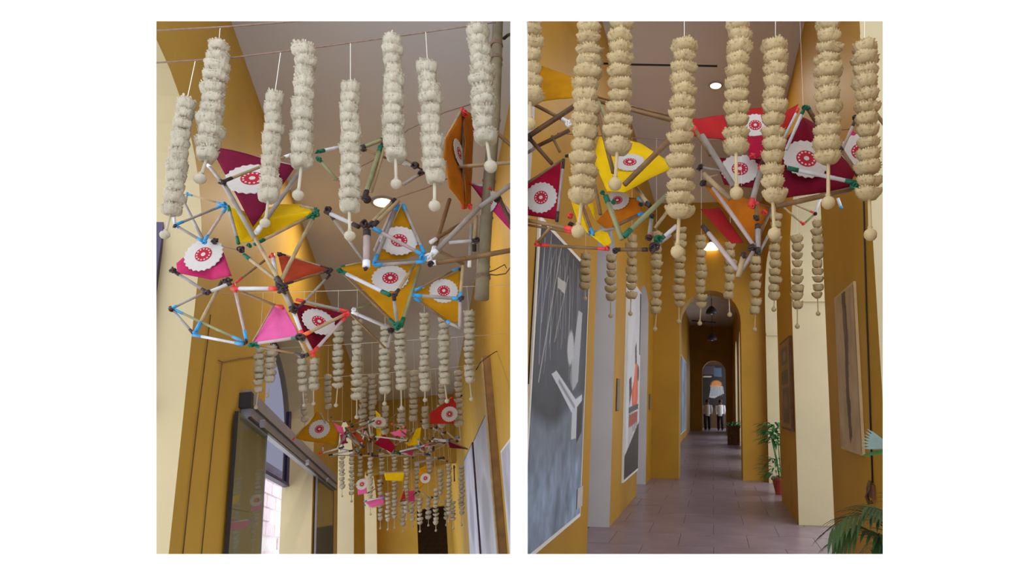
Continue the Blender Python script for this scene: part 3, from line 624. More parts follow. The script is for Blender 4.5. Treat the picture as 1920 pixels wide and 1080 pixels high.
bamboo(RB, 'pink medallion pennant at the right border of the right picture', D+.15,
 [([(1597,243),(1620,264),(1650,300),(1602,332),(1579,290)], 'pink', (1611,285,34))],
 [((1602,229,2.7),(1580,279,2.7),7,'p','k',''),((1642,212),(1672,252),9,'n','','')], [((1603,222,2.7),13),((1640,214),11)], hang=1.9)
rope(RB, [(976,-30),(1300,-26),(1800,-32)], 2.77, .004, 'thin rear rope across the right corridor above the pink pennant')
bamboo(RB, 'small distant triangle of thin poles with red tape, right of centre in right picture', 3.7, [],
 [((1468,388),(1507,421),5,'t','','r'),((1492,384),(1524,398,3.8),5,'t','','r'),((1506,421),(1529,400),5,'v','r','r'),((1526,403),(1539,373),6,'w','r',''),((1571,372,3.6),(1577,390,3.6),8,'w','','b')], [((1529,401),8),((1506,420),7,'tape_red')], hang=CZ)
# --- far frames of the left picture
def extra(n, x0, y0, x1, y1, d, seed):
    rd = random.Random(seed); nodes = [(rd.uniform(x0, x1), rd.uniform(y0, y1), d+rd.uniform(-.2, .3)) for _ in range(n//2+2)]; out = []
    for i in range(n):
        a, b = rd.sample(nodes, 2)
        if 60 < math.hypot(a[0]-b[0], a[1]-b[1]) < 420: out.append((a, b, rd.uniform(3, 4.5), rd.choice('tynwpn'), rd.choice('krb  '), rd.choice('kkgo ')))
    return out, [(q, rd.uniform(4, 6)) for q in nodes]
EX1, EX2, EX3 = extra(22, 480, 250, 900, 600, 5.75, 1), extra(26, 850, 240, 1420, 620, 6.0, 2), extra(14, 1350, 300, 1780, 560, 6.2, 3)
Z5 = lambda p: (540+p[0]/5.333, 740+p[1]/5.333)
Z6 = lambda p: (540+p[0]/2.667, 640+p[1]/2.667)
bamboo(LB, 'distant bamboo frame with a broad mustard medallion pennant, above the glass door', 5.6,
 [([(295,160),(355,250),(445,280),(500,370),(480,505),(160,462),(60,430),(215,280)], 'mustard', (315,345,15.5)),([(455,285,5.7),(545,325,5.75),(565,400,5.7),(505,380,5.65)], 'rose', None),([(590,365,5.8),(645,335,5.8),(765,470,5.7),(690,485,5.7)], 'orange', None),([(520,400,5.8),(570,390,5.8),(590,480,5.7),(530,500,5.7)], 'pink', None)],
 [((310,592),(545,528),4.5,'w','r','k'),((410,605),(645,558),4.5,'w','k','k'),((420,610,5.7),(720,606,5.7),3,'y','',''),((45,455),(165,318),3.5,'t','r',''),((570,270),(440,264),3,'p','k',''),((350,515),(352,575),3,'w','r','r'),((565,385),(640,290),3,'n','k','k'),((330,190),(375,290),3,'y','b','')]+EX1[0],
 [((620,270),5),((642,315),6),((590,480),5),((670,525),5),((550,522),4.5),((425,602),4.5),((430,225),4)]+EX1[1], Z5, dl=.02)
bamboo(LB, 'distant bamboo frame with crimson and yellow cloths, middle of the far cluster', 5.9,
 [([(965,395),(1078,522),(1032,578),(862,490)], 'crimson', None),([(1285,340),(1332,328),(1312,502),(1198,512)], 'yellow', None),([(1150,470),(1252,380),(1200,505)], 'yellow', None),([(878,160,6.1),(925,205,6.1),(932,430,6),(888,445,6)], 'yellow', (905,283,12)),([(1150,570),(1255,558),(1242,612)], 'pink', None),([(1020,380,6.1),(1190,350,6.1),(1180,420,6),(1060,410,6)], 'rose', None)],
 [((860,612),(1140,600),5,'t','k',''),((1260,682),(1540,632),5,'y','','k'),((760,340),(830,480),4,'w','k','k'),((800,480),(805,602),4,'y','','k'),((842,470),(845,602),4,'y','','k'),((1250,372),(1190,472),4,'n','',''),((1300,440),(1312,545),3,'w','b','b'),((1000,262),(1092,190),3,'n','',''),((720,606),(860,612),4,'t','k','k'),((880,325),(1000,325),3,'v','','k')]+EX2[0],
 [((870,440),6),((720,602),5),((842,602),6),((1555,632),6),((1330,270),6),((1300,515),6,'tape_blue'),((1120,590),5),((1250,630),5)]+EX2[1], Z5)
bamboo(LB, 'distant dark red medallion pennant by the right wall, far cluster', 6.1,
 [([(1418,180),(1640,30),(1682,100),(1660,290),(1420,292)], 'brick', (1615,195,14)),([(1600,460),(1792,545),(1620,532)], 'maroon', None)],
 [((1420,330),(1570,385),4,'y','k','k'),((1420,180),(1640,28),3,'n','','r'),((1590,380),(1700,470),4,'t','','k'),((1600,455),(1795,545),3,'n','','k')]+EX3[0], [((1455,432),5),((1690,470),5),((1570,380),5),((1735,10),5)]+EX3[1], Z5)
bamboo(LB, 'farthest bamboo frame with rose pink pennant and medallion, left of the last cluster', 8.0,
 [([(345,725),(385,678),(396,760),(350,768)], 'rose', (370,715,9)),([(378,800),(440,785),(475,768),(482,815),(420,832)], 'rose', None)],
 [((378,800),(482,780),3,'w','b','b'),((420,832),(482,815),3,'t','',''),((345,722),(300,690),2.5,'t','',''),((396,760),(470,720),2.5,'n','k','')], [((472,712),4),((385,820),4,'tape_blue')], Z6)
bamboo(LB, 'farthest bamboo frame with yellow, mustard and pink cloths, right of the last cluster', 8.3,
 [([(480,660),(582,655),(578,700),(488,696)], 'yellow', None),([(655,640),(692,618),(702,690),(652,746)], 'mustard', (687,685,8.5)),([(560,802),(582,738),(588,798)], 'red', None),([(600,750),(633,745),(632,800),(602,802)], 'pink', None)],
 [((480,658),(640,650),3,'t','',''),((650,748),(720,790),3,'y','k',''),((560,802),(640,760),2.5,'n','k','k'),((730,580),(800,600),3,'y','','k'),((830,620),(832,700),3,'d','k','k')], [((832,632),5),((722,780),6),((640,758),5)], Z6)
# ------------------------------------------------------------------ tall bamboo post in front of the right wall (left picture)
root = empty('bamboo_post', LB, LB.y((934, 15), 3.05), 'thick upright bamboo post tied to the yellow right wall, left picture', 'post')
b0 = Vector(root['origin']); seg = [(934,15),(931,120),(927,225),(917,340),(912,408),(906,500),(903,560)]
pt = [LB.y(p, 3.05)-b0 for p in seg]; rr = LB.metres(11, (920,300), 3.05); mb = MB(); P = []; Rr = []
for i, p in enumerate(pt):
    if 0 < i < len(pt)-1:
        h = (pt[i+1]-p).normalized()*.012; P += [p-h, p, p+h]; Rr += [rr, rr*1.16, rr]
    else: P.append(p); Rr.append(rr*(1 if i == 0 else 1.15))
mb.tube(P, Rr, 14); mb.build('cane', 'old_cane', root, smooth=True)
for p in ((931,84), (905,520), (930,110)):
    k = MB(); c = LB.y(p, 3.05)-b0
    for j in (-1, 0, 1): k.tube([c+Vector((math.cos(a*.628)*rr*1.12, math.sin(a*.628)*rr*1.12, j*.009)) for a in range(11)], .005, 5)
    k.build('binding', 'rope', root, smooth=True)
def wire(B, pts, label, m='wire_black', r=.004, X=None, Y=None, cat='wire', name='wall_wire'):
    P = [B.x(p, X) if X is not None else B.y(p, Y) for p in pts]; mb = MB(); mb.tube([p-P[0] for p in P], r, 6)
    return tag(mb.build(name, m, None, P[0], B, True), label, cat)
def wires(B, pts, d0, d1, label, r=.004):
    P = [B.y(p, d0+(d1-d0)*i/(len(pts)-1)) for i, p in enumerate(pts)]; mb = MB(); mb.tube([p-P[0] for p in P], r, 6)
    return tag(mb.build('wall_wire', 'wire_black', None, P[0], B, True), label, 'wire')
wires(LB, [(908,512),(926,507),(946,496),(950,503)], 3.1, 5.2, 'upper dark wire tying the bamboo post to the yellow wall')
wires(LB, [(908,513),(930,516),(948,513),(958,500),(958,470)], 3.1, 4.8, 'looping dark wire behind the lower end of the bamboo post')
wires(LB, [(893,693),(900,680),(916,668),(928,660),(936,658)], 5.5, 7.4, 'bent dark wire hooked to the wall above the brown board edge', .006)
wires(LB, [(945,72),(952,66),(966,62)], 3.1, 3.6, 'dark wire clip at the top of the bamboo post', .012)
# ------------------------------------------------------------------ left picture: sliding door, cables, window, outside
root = empty('sliding_glass_door', LB, (WL+.05, 4.9, -1.5), 'sliding glass door hung from a grey aluminium rail on the ochre wall', 'door'); b0 = Vector(root['origin'])
def part_box(name, a, b, m, parent, base): 
    k = MB(); k.box(Vector(a)-base, Vector(b)-base); return k.build(name, m, parent)
part_box('rail', (WL+.004, 5.02, 1.19), (WL+.06, 10.15, 1.40), 'aluminium', root, b0)
part_box('rail_lip', (WL+.05, 5.02, 1.185), (WL+.068, 10.15, 1.2), 'dark_steel', root, b0)
part_box('rail_groove', (WL+.07, 5.02, 1.265), (WL+.074, 10.15, 1.285), 'dark_steel', root, b0)
part_box('end_cap', (WL+.0, 4.96, 1.26), (WL+.075, 5.03, 1.37), 'dark_steel', root, b0)
for (ya, yb) in ((4.82, 5.72), (8.5, 10.1)):
    pn = part_box('glass_panel', (WL+.02, ya, -1.49), (WL+.032, yb, 1.2), 'door_glass', root, b0)
    for yc in (ya, yb):
        k = MB(); k.box(Vector((WL+.015, yc-.004, -1.49))-b0, Vector((WL+.037, yc+.004, 1.2))-b0); k.build('edge_strip', 'dark_steel' if yc in (4.82, 10.1) else 'aluminium', pn)
for yc in (5.3, 7.4, 9.0):
    k = MB(); k.tube([Vector((WL+.07, yc, 1.2))-b0, Vector((WL+.10, yc, 1.2))-b0], .03, 12); k.build('roller', 'aluminium', root)
wire(LB, [(343,1039),(357,905),(372,775),(388,650),(395,590)], 'left of two thin black cables running down the ochre pier', r=.003, m='bamboo_dark', X=WL+.006, cat='cable', name='wall_cable')
wire(LB, [(378,1039),(391,905),(404,780),(417,680)], 'right one of two thin black cables running down the ochre pier', r=.003, m='bamboo_dark', X=WL+.006, cat='cable', name='wall_cable')
wire(LB, [(410,676),(418,679),(450,672),(505,666)], 'short thin cable running level above the door rail end', r=.003, m='bamboo_dark', X=WL+.006, cat='cable', name='wall_cable')
def window(name, x, y0, y1, zs, ys, m_frame, m_pane, B, w=.05):
    mb = MB()
    for z in zs: mb.box((x-.03, y0, z-w/2), (x+.03, y1, z+w/2))
    for y in ys: mb.box((x-.028, y-w/2, zs[0]), (x+.028, y+w/2, zs[-1]))
    o = struct(name, mb, m_frame, B)
    for za, zb in zip(zs[:-1], zs[1:]):
        for ya, yb in zip(ys[:-1], ys[1:]):
            p = MB(); p.box((x-.006, ya+w/2, za+w/2), (x+.006, yb-w/2, zb-w/2)); p.build('pane', m_pane, o)
    return o
window('window_1', -1.44, 5.76, 8.38, (1.12, 1.62, 2.55), (5.79, 8.35), 'plum_wood', 'clear_glass', LB, .035)
m = MB(); m.box((-1.6, 3.88, 1.55), (-1.47, 3.9, 2.5)); 
root = empty('framed_shutter', LB, (-1.53, 3.9, 1.2), 'dark plum framed shutter on the cream jamb at the left edge', 'shutter'); b0 = Vector(root['origin'])
part_box('frame', (-1.48, 3.86, 1.06), (-1.355, 3.895, 2.6), 'plum_wood', root, b0); part_box('sill', (-1.48, 3.82, 1.0), (-1.33, 3.895, 1.06), 'cream_plaster', root, b0)
root = empty('outside_building', LB, (-4.6, 20, -1.5), 'bright white building with rosy brick courses seen through the open door', 'building'); b0 = Vector(root['origin'])
part_box('wall', (-4.7, 19.5, -1.5), (-4.5, 29, 3.9), 'outside_wall', root, b0)
bk = {}
for r_ in range(8):
    for c in range(6):
        a = 19.7 + c*1.3 + (.65 if r_ % 2 else 0); l = 1.2
        if 'm' not in bk: k = MB(); k.box((0, 0, 0), (.05, l, .36)); bk['m'] = k.mesh('brick', ('outside_brick',))
        if rng.random() < .8: link('brick', bk['m'], root, Vector((-4.5, a, .4+r_*.42))-b0)
# framed prints along the yellow right wall
def paint(w, h, fn, nu, nv):
    u, v = np.meshgrid((np.arange(nu)+.5)/nu, (np.arange(nv)+.5)/nv)
    return fn(u, v)
def vnoise(u, v, s, seed):
    g = np.random.default_rng(seed).random((int(s)+3, int(s)+3)); x = u*s; y = v*s
    i = x.astype(int); j = y.astype(int); fx = x-i; fy = y-j; fx = fx*fx*(3-2*fx); fy = fy*fy*(3-2*fy)
    return (g[j,i]*(1-fx)+g[j,i+1]*fx)*(1-fy)+(g[j+1,i]*(1-fx)+g[j+1,i+1]*fx)*fy
def fbm(u, v, s, seed): return sum(vnoise(u, v, s*2**k, seed+k)*.5**(k+1) for k in range(4))/.9375
class Canvas:
    def __init__(self, nu, nv):
        self.u, self.v = np.meshgrid(np.linspace(0, 1, nu), np.linspace(0, 1, nv)); self.c = np.zeros((nv, nu, 3)); self.nu, self.nv = nu, nv
    def fill(self, mask, rgb, a=1.0):
        m_ = (mask*a)[..., None] if mask.dtype != bool else (mask.astype(float)*a)[..., None]
        self.c = self.c*(1-m_) + np.array(rgb)*m_
    def line(self, p, q, w, rgb, a=1.0, asp=1.0):
        dx, dy = q[0]-p[0], (q[1]-p[1])*asp; L = dx*dx+dy*dy
        t = np.clip(((self.u-p[0])*dx+(self.v-p[1])*asp*dy)/L, 0, 1)
        d = np.hypot(self.u-p[0]-t*dx, (self.v-p[1])*asp-t*dy); self.fill(np.clip(1.5-d/w, 0, 1), rgb, a)
    def ell(self, cx, cy, rx, ry, rgb, a=1.0, soft=.25):
        d = np.hypot((self.u-cx)/rx, (self.v-cy)/ry); self.fill(np.clip((1-d)/soft, 0, 1), rgb, a)
    def poly(self, pts, rgb, a=1.0):
        ins = np.zeros_like(self.u, bool); n = len(pts)
        for i in range(n):
            (x0, y0), (x1, y1) = pts[i], pts[(i+1) % n]
            cnd = ((y0 > self.v) != (y1 > self.v)); ins ^= cnd & (self.u < (x1-x0)*(self.v-y0)/((y1-y0) or 1e-9)+x0)
        self.fill(ins, rgb, a)
def sheet(name, canvas, O, U, V, parent):
    """printed sheet: O top left, U to the right, V downwards (metres)"""
    nu, nv = canvas.nu, canvas.nv
    vs = [O+U*(i/(nu-1))+V*(j/(nv-1)) for j in range(nv) for i in range(nu)]
    fs = [(j*nu+i, j*nu+i+1, (j+1)*nu+i+1, (j+1)*nu+i) for j in range(nv-1) for i in range(nu-1)]
    me = mesh_from(name, vs, fs, ('printed_ink',)); at = me.color_attributes.new('Col', 'FLOAT_COLOR', 'POINT')
    c = np.clip(canvas.c, 0, 255)/255; c = np.where(c <= .04045, c/12.92, ((c+.055)/1.055)**2.4)
    at.data.foreach_set('color', np.concatenate([c.reshape(-1, 3), np.ones((nu*nv, 1))], 1).ravel().astype(np.float32))
    return link(name, me, parent)
def wall_print(B, X, side, y0, y1, z0, z1, canvas, label, edge='print_edge', depth=.03, border=.03, name='wall_print', flip=False):
    """print on the wall x = X; side +1: faces +x, -1: faces -x; y0 is the end nearer the viewer"""
    root = empty(name, B, (X, y0, z0), label, 'print'); b0 = Vector(root['origin'])
    xa, xb = (X+.002, X+depth) if side > 0 else (X-depth, X-.002)
    part_box('backing', (xa, y0-border, z0-border), (xb, y1+border, z1+border), edge, root, b0)
    xs = (xb+.003) if side > 0 else (xa-.003)
    a, b = (y0, y1) if side > 0 else (y1, y0)
    sheet('printed_sheet', canvas, Vector((xs, a, z1))-b0, Vector((0, b-a, 0)), Vector((0, 0, z0-z1)), root)
    return root
def cv_blue(seed):
    c = Canvas(14, 40); n = fbm(c.u, c.v, 4, seed)
    c.c = np.array([176, 178, 200])[None, None]*(0.75+.45*n[..., None]); c.ell(.5, .45, .25, .2, (110, 110, 135), .6); return c
wall_print(LB, WR, -1, 11.2, 13.4, -.9, 1.75, cv_blue(3), 'farther pale blue print on the yellow wall, left picture', 'plum_wood', .04)
wall_print(LB, WR, -1, 8.4, 10.8, -.9, 1.72, cv_blue(5), 'pale blue framed print beside the brown board, left picture', 'dark_steel', .04)
wall_print(LB, WR, -1, 6.3, 7.4, -1.2, 1.0, cv_blue(9), 'nearest pale blue print at the lower right corner of left picture', 'print_edge', .03)
root = empty('brown_board', LB, (WR-.06, 7.9, -1.5), 'tall brown wooden board standing out from the yellow wall, left picture', 'board'); b0 = Vector(root['origin'])
part_box('plank', (WR-.10, 7.85, -1.5), (WR-.002, 7.95, 2.38), 'plank_wood', root, b0); part_box('plank_edge', (WR-.115, 7.84, -1.5), (WR-.10, 7.96, 2.36), 'bamboo', root, b0)
# ------------------------------------------------------------------ right picture: prints
c = Canvas(200, 320); u, v = c.u, c.v; n = fbm(u, v, 5, 11); n2 = fbm(u, v, 16, 12)
c.c = np.array([58, 62, 76])[None, None]*(.5+.9*n[..., None])
low = np.clip((v-(.56+.05*np.sin(u*5)))/.06, 0, 1)
c.c = c.c*(1-low[..., None]) + (np.array([140, 158, 182])[None, None]*(.5+.85*n2[..., None]*.6+.35*n[..., None]))*low[..., None]
c.fill(np.clip((.80-v)/.1, 0, 1)*low, (86, 88, 98), .45)
for i in range(26):
    x = .06+.7*rng.random()**1.2; y = .0+.1*rng.random(); c.line((x, y), (x+rng.uniform(-.14, .1), y+rng.uniform(.15, .42)), .004, (190, 192, 200), rng.uniform(.35, .8), 1.7)
c.line((.34, .02), (.08, .50), .006, (200, 200, 206), .8, 1.7); c.line((.50, .1), (.30, .36), .005, (190, 190, 196), .8, 1.7)
c.poly([(.30, .135), (.46, .13), (.45, .175), (.31, .17)], (190, 190, 188)); c.poly([(.76, .2), (.86, .2), (.82, .48), (.70, .52), (.66, .42)], (196, 198, 204), .85)
c.ell(.62, .36, .08, .075, (206, 208, 214), .9); c.ell(.72, .46, .1, .06, (170, 172, 178), .7)
c.poly([(.28, .47), (.36, .455), (.78, .55), (.93, .53), (.93, .56), (.83, .60), (.70, .60)], (206, 210, 220)); c.poly([(.71, .59), (.82, .585), (.82, .70), (.71, .70)], (196, 200, 210)); c.poly([(.82, .58), (.96, .55), (.96, .68), (.84, .72)], (30, 30, 34), .9)
c.line((.42, .49), (.76, .58), .012, (120, 124, 136), .8, 1.7)
p1 = wall_print(RB, XL, 1, 3.96, 5.62, -1.02, 1.30, c, 'huge black and white print of strung threads and a wooden beam, left wall', 'print_edge', .02, .035)
c = Canvas(80, 240); c.c[:] = (216, 216, 222); n = fbm(c.u, c.v, 6, 31); c.c *= (.9+.15*n[..., None])
c.poly([(.56, .34), (.66, .30), (.72, .42), (.60, .44)], (46, 40, 42)); c.poly([(.62, .42), (.80, .42), (.86, .6), (.80, .66), (.44, .66), (.36, .58), (.52, .52)], (224, 96, 64)); c.poly([(.60, .43), (.7, .43), (.66, .62), (.5, .64)], (236, 120, 84))
c.poly([(.18, .52), (.34, .5), (.38, .58), (.24, .66)], (52, 46, 50)); c.poly([(.2, .66), (.9, .64), (.9, .67), (.2, .69)], (70, 72, 84)); c.poly([(.22, .70), (.86, .68), (.82, .74), (.26, .76)], (200, 86, 60))
for i in range(7): c.line((.24+.1*i, .69), (.22+.1*i, .78), .02, (70, 40, 40), .8, 3)
c.poly([(.2, .76), (.5, .76), (.5, .80), (.2, .86)], (196, 190, 190)); c.poly([(0, .89), (1, .74), (1, 1), (0, 1)], (42, 38, 42)); c.poly([(.88, .0), (1, 0), (1, .36), (.9, .36)], (60, 56, 60)); c.ell(.85, .47, .1, .05, (60, 54, 58), .8)
wall_print(RB, XL, 1, 8.28, 9.82, -1.06, 1.85, c, 'tall white print with an orange robed figure above black, left wall', 'print_edge', .03)
c = Canvas(24, 60); n = fbm(c.u, c.v, 5, 41); c.c = np.array([150, 166, 190])[None, None]*(.6+.6*n[..., None]); c.poly([(.3, 0), (.45, 0), (.45, 1), (.3, 1)], (70, 80, 100), .7)
wall_print(RB, XL, 1, 20.5, 27.0, -1.15, 1.85, c, 'pale blue print on the left wall beyond the arch', 'print_edge', .03)
c = Canvas(50, 90); n = fbm(c.u, c.v, 6, 51); c.c = np.array([176, 148, 108])[None, None]*(.8+.35*n[..., None])
c.poly([(.42, .0), (.62, .0), (.66, .3), (.58, .6), (.62, .92), (.5, .97), (.42, .7), (.46, .35)], (66, 44, 28), .9); c.ell(.54, .74, .09, .07, (50, 36, 24), .9); c.ell(.5, .2, .06, .12, (120, 84, 52), .7)
wall_print(RB, XR, -1, 4.38, 5.05, -.33, .90, c, 'tan print with a dark figure strip on the near right wall', 'board_tan', .022, .02)
c = Canvas(24, 70); n = fbm(c.u, c.v, 5, 61); c.c = np.array([130, 92, 48])[None, None]*(.7+.5*n[..., None])
c.poly([(.15, .06), (.8, .06), (.8, .27), (.15, .27)], (70, 60, 66)); c.poly([(.15, .34), (.85, .34), (.85, .5), (.15, .5)], (56, 40, 26)); c.poly([(.2, .55), (.9, .55), (.9, .95), (.2, .95)], (60, 44, 44)); c.ell(.5, .17, .2, .07, (150, 130, 120), .6); c.ell(.5, .7, .25, .1, (120, 80, 60), .7)
wall_print(RB, XR, -1, 8.02, 9.1, -.32, .90, c, 'narrow brown picture print on the second right pillar', 'brown_wood', .04)
def plaque(y, z0, z1, w, label):
    root = empty('wall_plaque', RB, (XL, y, z0), label, 'plaque'); b0 = Vector(root['origin'])
    part_box('plate', (XL+.002, y, z0), (XL+.018, y+w, z1), 'plaque_grey', root, b0); part_box('plate_rim', (XL+.002, y-.012, z0-.012), (XL+.01, y+w+.012, z1+.012), 'brown_wood', root, b0)
plaque(7.62, -.10, .30, .2, 'small grey caption plaque left of the tall narrow print'); plaque(11.6, -.12, .16, .28, 'small grey caption plaque beside the projecting arch pier')
root = empty('wall_label', RB, (XL, 5.6, -.9), 'white caption card at the lower corner of the black and white print', 'card'); b0 = Vector(root['origin'])
part_box('card', (XL+.028, 5.45, -.96), (XL+.034, 5.66, -.78), 'card_white', root, b0); part_box('card_stand', (XL+.002, 5.46, -.95), (XL+.028, 5.65, -.79), 'dark_steel', root, b0)
# ------------------------------------------------------------------ lamps
def downlight(B, p, Z, r, label, power):
    c = B.z(p, Z); root = empty('ceiling_light', B, c, label, 'light')
    k = MB(); k.lathe([(r*1.35, 0), (r*1.35, -.012), (r*1.05, -.02), (r, -.008)], 24); k.build('rim', 'aluminium', root)
    k = MB(); k.lathe([(r, -.006), (r*.9, -.022), (r*.5, -.03), (.01, -.032)], 20); k.build('lens', 'lamp_lens', root, smooth=True)
    ld = bpy.data.lights.new('lamp_glow', 'AREA'); ld.shape = 'DISK'; ld.size = r*1.8; ld.energy = power; ld.color = (1, .9, .76)
    lo = bpy.data.objects.new('lamp_glow', ld); COL.objects.link(lo); lo.parent = root; lo.location = (0, 0, -.05)
downlight(LB, (718,378), LC, .10, 'small round recessed ceiling light glowing behind the garlands, left picture', 45)
downlight(LB, (786,770), LC, .10, 'second small round ceiling light deep in the left corridor', 14)
downlight(RB, (1342,159), CZ, .075, 'round recessed ceiling light glowing warm, right picture', 25)
def pendant(Y, p, label, s):
    c = RB.y(p, Y); root = empty('pendant_lamp', RB, c, label, 'lamp')
    k = MB(); k.lathe([(.05*s, .20*s), (.1*s, .16*s), (.2*s, .06*s), (.26*s, -.08*s), (.25*s, -.16*s), (.18*s, -.17*s)], 18); k.build('shade', 'dark_steel', root, smooth=True)
    k = MB(); k.tube([(0, 0, .18*s), (0, 0, CZ-c.z)], .012*s, 6); k.build('rod', 'wire_black', root)
    k = MB(); k.lathe([(.05*s, -.05*s), (.07*s, -.15*s), (.02*s, -.2*s)], 10); k.build('bulb', 'card_white', root)
pendant(15.5, (1334,582), 'dark bell shaped pendant lamp hanging just beyond the arch', .6); pendant(24, (1335,632), 'farther dark pendant lamp deep in the corridor', .8)
c0 = RB.y((1333,463), 11.0); root = empty('wall_lamp', RB, RB.y((1333,463), 12.1), 'small warm lamp glowing on the arch wall behind the garlands', 'lamp'); b0 = Vector(root['origin'])
k = MB(); k.lathe([(.03, .10), (.10, .04), (.16, -.05), (.12, -.07), (.02, -.075)], 16); k.build('glass_shade', 'lamp_lens', root, smooth=True); k = MB(); k.box((-.04, -.02, .06), (.04, .05, .16)); k.build('bracket', 'dark_steel', root)
rope(RB, [(1100,118),(1186,121),(1345,124)], 6.0, .012, 'dark thin rod crossing under the ceiling left of the round light', 'wire_black', 'rod', 'ceiling_rod')
rope(RB, [(1297,601),(1342,605)], 17.5, .02, 'dark thin rod under the ceiling beyond the arch', 'wire_black', 'rod', 'ceiling_rod')
wire(RB, [(1619,372),(1624,560),(1629,700),(1636,905)], 'thin dark cable hanging down the near right wall', r=.006, X=XR-.007, cat='cable', name='wall_cable')
wire(RB, [(1006,452),(1001,540),(995,640),(991,720)], 'thin dark cable on the left wall beside the black and white print', r=.004, X=XL+.005, cat='cable', name='wall_cable')
root = empty('wall_hook', RB, RB.x((1633,925), XR-.02), 'dark brown hooked bracket at the end of the wall cable', 'bracket'); k = MB()
k.tube([(0, 0, .08), (-.02, -.01, .03), (-.035, -.02, -.02), (-.02, -.02, -.06), (.0, -.02, -.05)], .014, 7); k.build('hook', 'bamboo_dark', root, smooth=True); k = MB(); k.box((-.005, -.05, -.03), (.018, .05, .06)); k.build('back_plate', 'brown_wood', root)
# ------------------------------------------------------------------ plants
def leaf(mb, p, d, L, w, n, droop=.3, seg=4):
    pts = []; q = Vector(p); v = Vector(d).normalized(); s = v.cross(Vector(n)).normalized(); vs = []
    for i in range(seg+1):
        t = i/seg; ww = w*math.sin(math.pi*min(1, .12+t*.88))**.7 if i < seg else 0.0005
        vs += [q-s*ww*.5, q+Vector((0, 0, -.15*ww)), q+s*ww*.5]; v = (v+Vector((0, 0, -droop/seg))).normalized(); q = q+v*(L/seg)
    fs = []
    for i in range(seg):
        a = i*3; fs += [(a, a+1, a+4, a+3), (a+1, a+2, a+5, a+4)]
    mb.add(vs, fs)
def frond(pts, nl, ll, m, root, base, r0=.006, fan=False):
    P = [Vector(p)-base for p in pts]; mb = MB(); mb.tube(P, r0, 5, r2=r0*.3)
    for i in range(nl):
        t = .15+.85*i/(nl-1); k = t*(len(P)-1); a = min(int(k), len(P)-2); p = P[a].lerp(P[a+1], k-a); d = (P[a+1]-P[a]).normalized()
        for s in (-1, 1):
            side = d.cross(Vector((0, 0, 1))).normalized()*s
            leaf(mb, p, d*(.5+.5*t)+side*.9+Vector((0, 0, .15)), ll*(1-.45*abs(t-.45)), ll*.085, Vector((0, 0, 1)), .9)
    return mb.build('frond', m, root, smooth=True)
root = empty('palm_plant', RB, (1.02, 3.05, -1.5), 'dark green feathery palm at the lower right corner of right picture', 'plant'); b0 = Vector(root['origin'])
top = RB.y((1700, 1085), 3.0)
k = MB(); k.tube([Vector((0, 0, 0)), top-b0], .03, 8, r2=.018); k.build('stem', 'brown_wood', root)
for pts in ([(1700,1085),(1665,985),(1625,962),(1590,968),(1562,990)], [(1700,1085),(1690,1000),(1660,958),(1630,950)], [(1705,1090),(1660,1010),(1610,985),(1572,1010)], [(1700,1085),(1672,1020),(1648,1000),(1635,1030)], [(1710,1080),(1720,980),(1700,940),(1668,955)]):
    frond([RB.y(p, 3.0-.1*i/4) for i, p in enumerate(pts)], 14, .20, 'leaf_dark', root, b0)
root = empty('fan_palm', RB, (1.03, 3.3, -1.5), 'pale blue green fan palm leaf at the right border of right picture', 'plant'); b0 = Vector(root['origin'])
c1 = RB.y((1668, 838), 3.1)
k = MB(); k.tube([Vector((0, 0, 0)), Vector((.05, -.1, .5)), c1-b0], .012, 7, r2=.006); k.build('stem', 'leaf_green', root)
k = MB()
for a in (146, 153, 160, 167, 174, 181, 188): 
    d = Vector((math.cos(math.radians(a)), -.25, math.sin(math.radians(a)))); leaf(k, c1-b0, d+Vector((0, 0, .12)), .15, .017, Vector((0, -1, .1)), .05, 4)
k.build('leaf_fan', 'leaf_pale', root, smooth=True)
k = MB(); leaf(k, RB.y((1672,845), 3.1)-b0, Vector((-1, 0, -.12)), .16, .02, Vector((0, -1, .3)), .1); k.build('leaf_blade', 'leaf_green', root, smooth=True)
root = empty('potted_plant', RB, (1.16, 10.5, -1.5), 'leafy green plant in a red pot standing between the right pillars', 'plant'); b0 = Vector(root['origin'])
k = MB(); k.lathe([(.10, 0), (.15, .22), (.17, .235), (.17, .27), (.14, .27), (.13, .24), (.01, .235)], 20); k.build('pot', 'pot_red', root, smooth=False)
k = MB(); k.lathe([(.13, .22), (.12, .255), (.01, .26)], 14); k.build('soil', 'soil', root)
for s in range(5):
    k = MB(); a = s*1.3; k.tube([(0.03*math.cos(a), .03*math.sin(a), .25), (.06*math.cos(a)-.03, .06*math.sin(a), .6), (.11*math.cos(a)-.06, .11*math.sin(a), .98)], .008, 5); k.build('stem', 'leaf_green', root)
rd = random.Random(4)
for s in range(210):
    k = MB(); a = rd.uniform(0, 6.28); z = rd.choice([rd.uniform(.3, .6), rd.uniform(.82, 1.15), rd.uniform(.85, 1.2), rd.uniform(.85, 1.2)]); rr_ = rd.uniform(.02, .2)
    leaf(k, (rr_*math.cos(a)-.10, rr_*math.sin(a), z), (math.cos(a), math.sin(a), rd.uniform(.1, .9)), rd.uniform(.16, .28), rd.uniform(.03, .055), (0, 0, 1), 1.1, 3); k.build('leaf', 'leaf_green', root, smooth=True)
root = empty('planter_box', RB, (.76, 22.6, -1.5), 'brown planter box with low green foliage far along the corridor', 'planter'); b0 = Vector(root['origin'])
k = MB(); k.box((-.22, -.3, 0), (.22, .3, .62)); k.box((-.25, -.33, .62), (.25, .33, .7)); k.build('box', 'brown_wood', root)
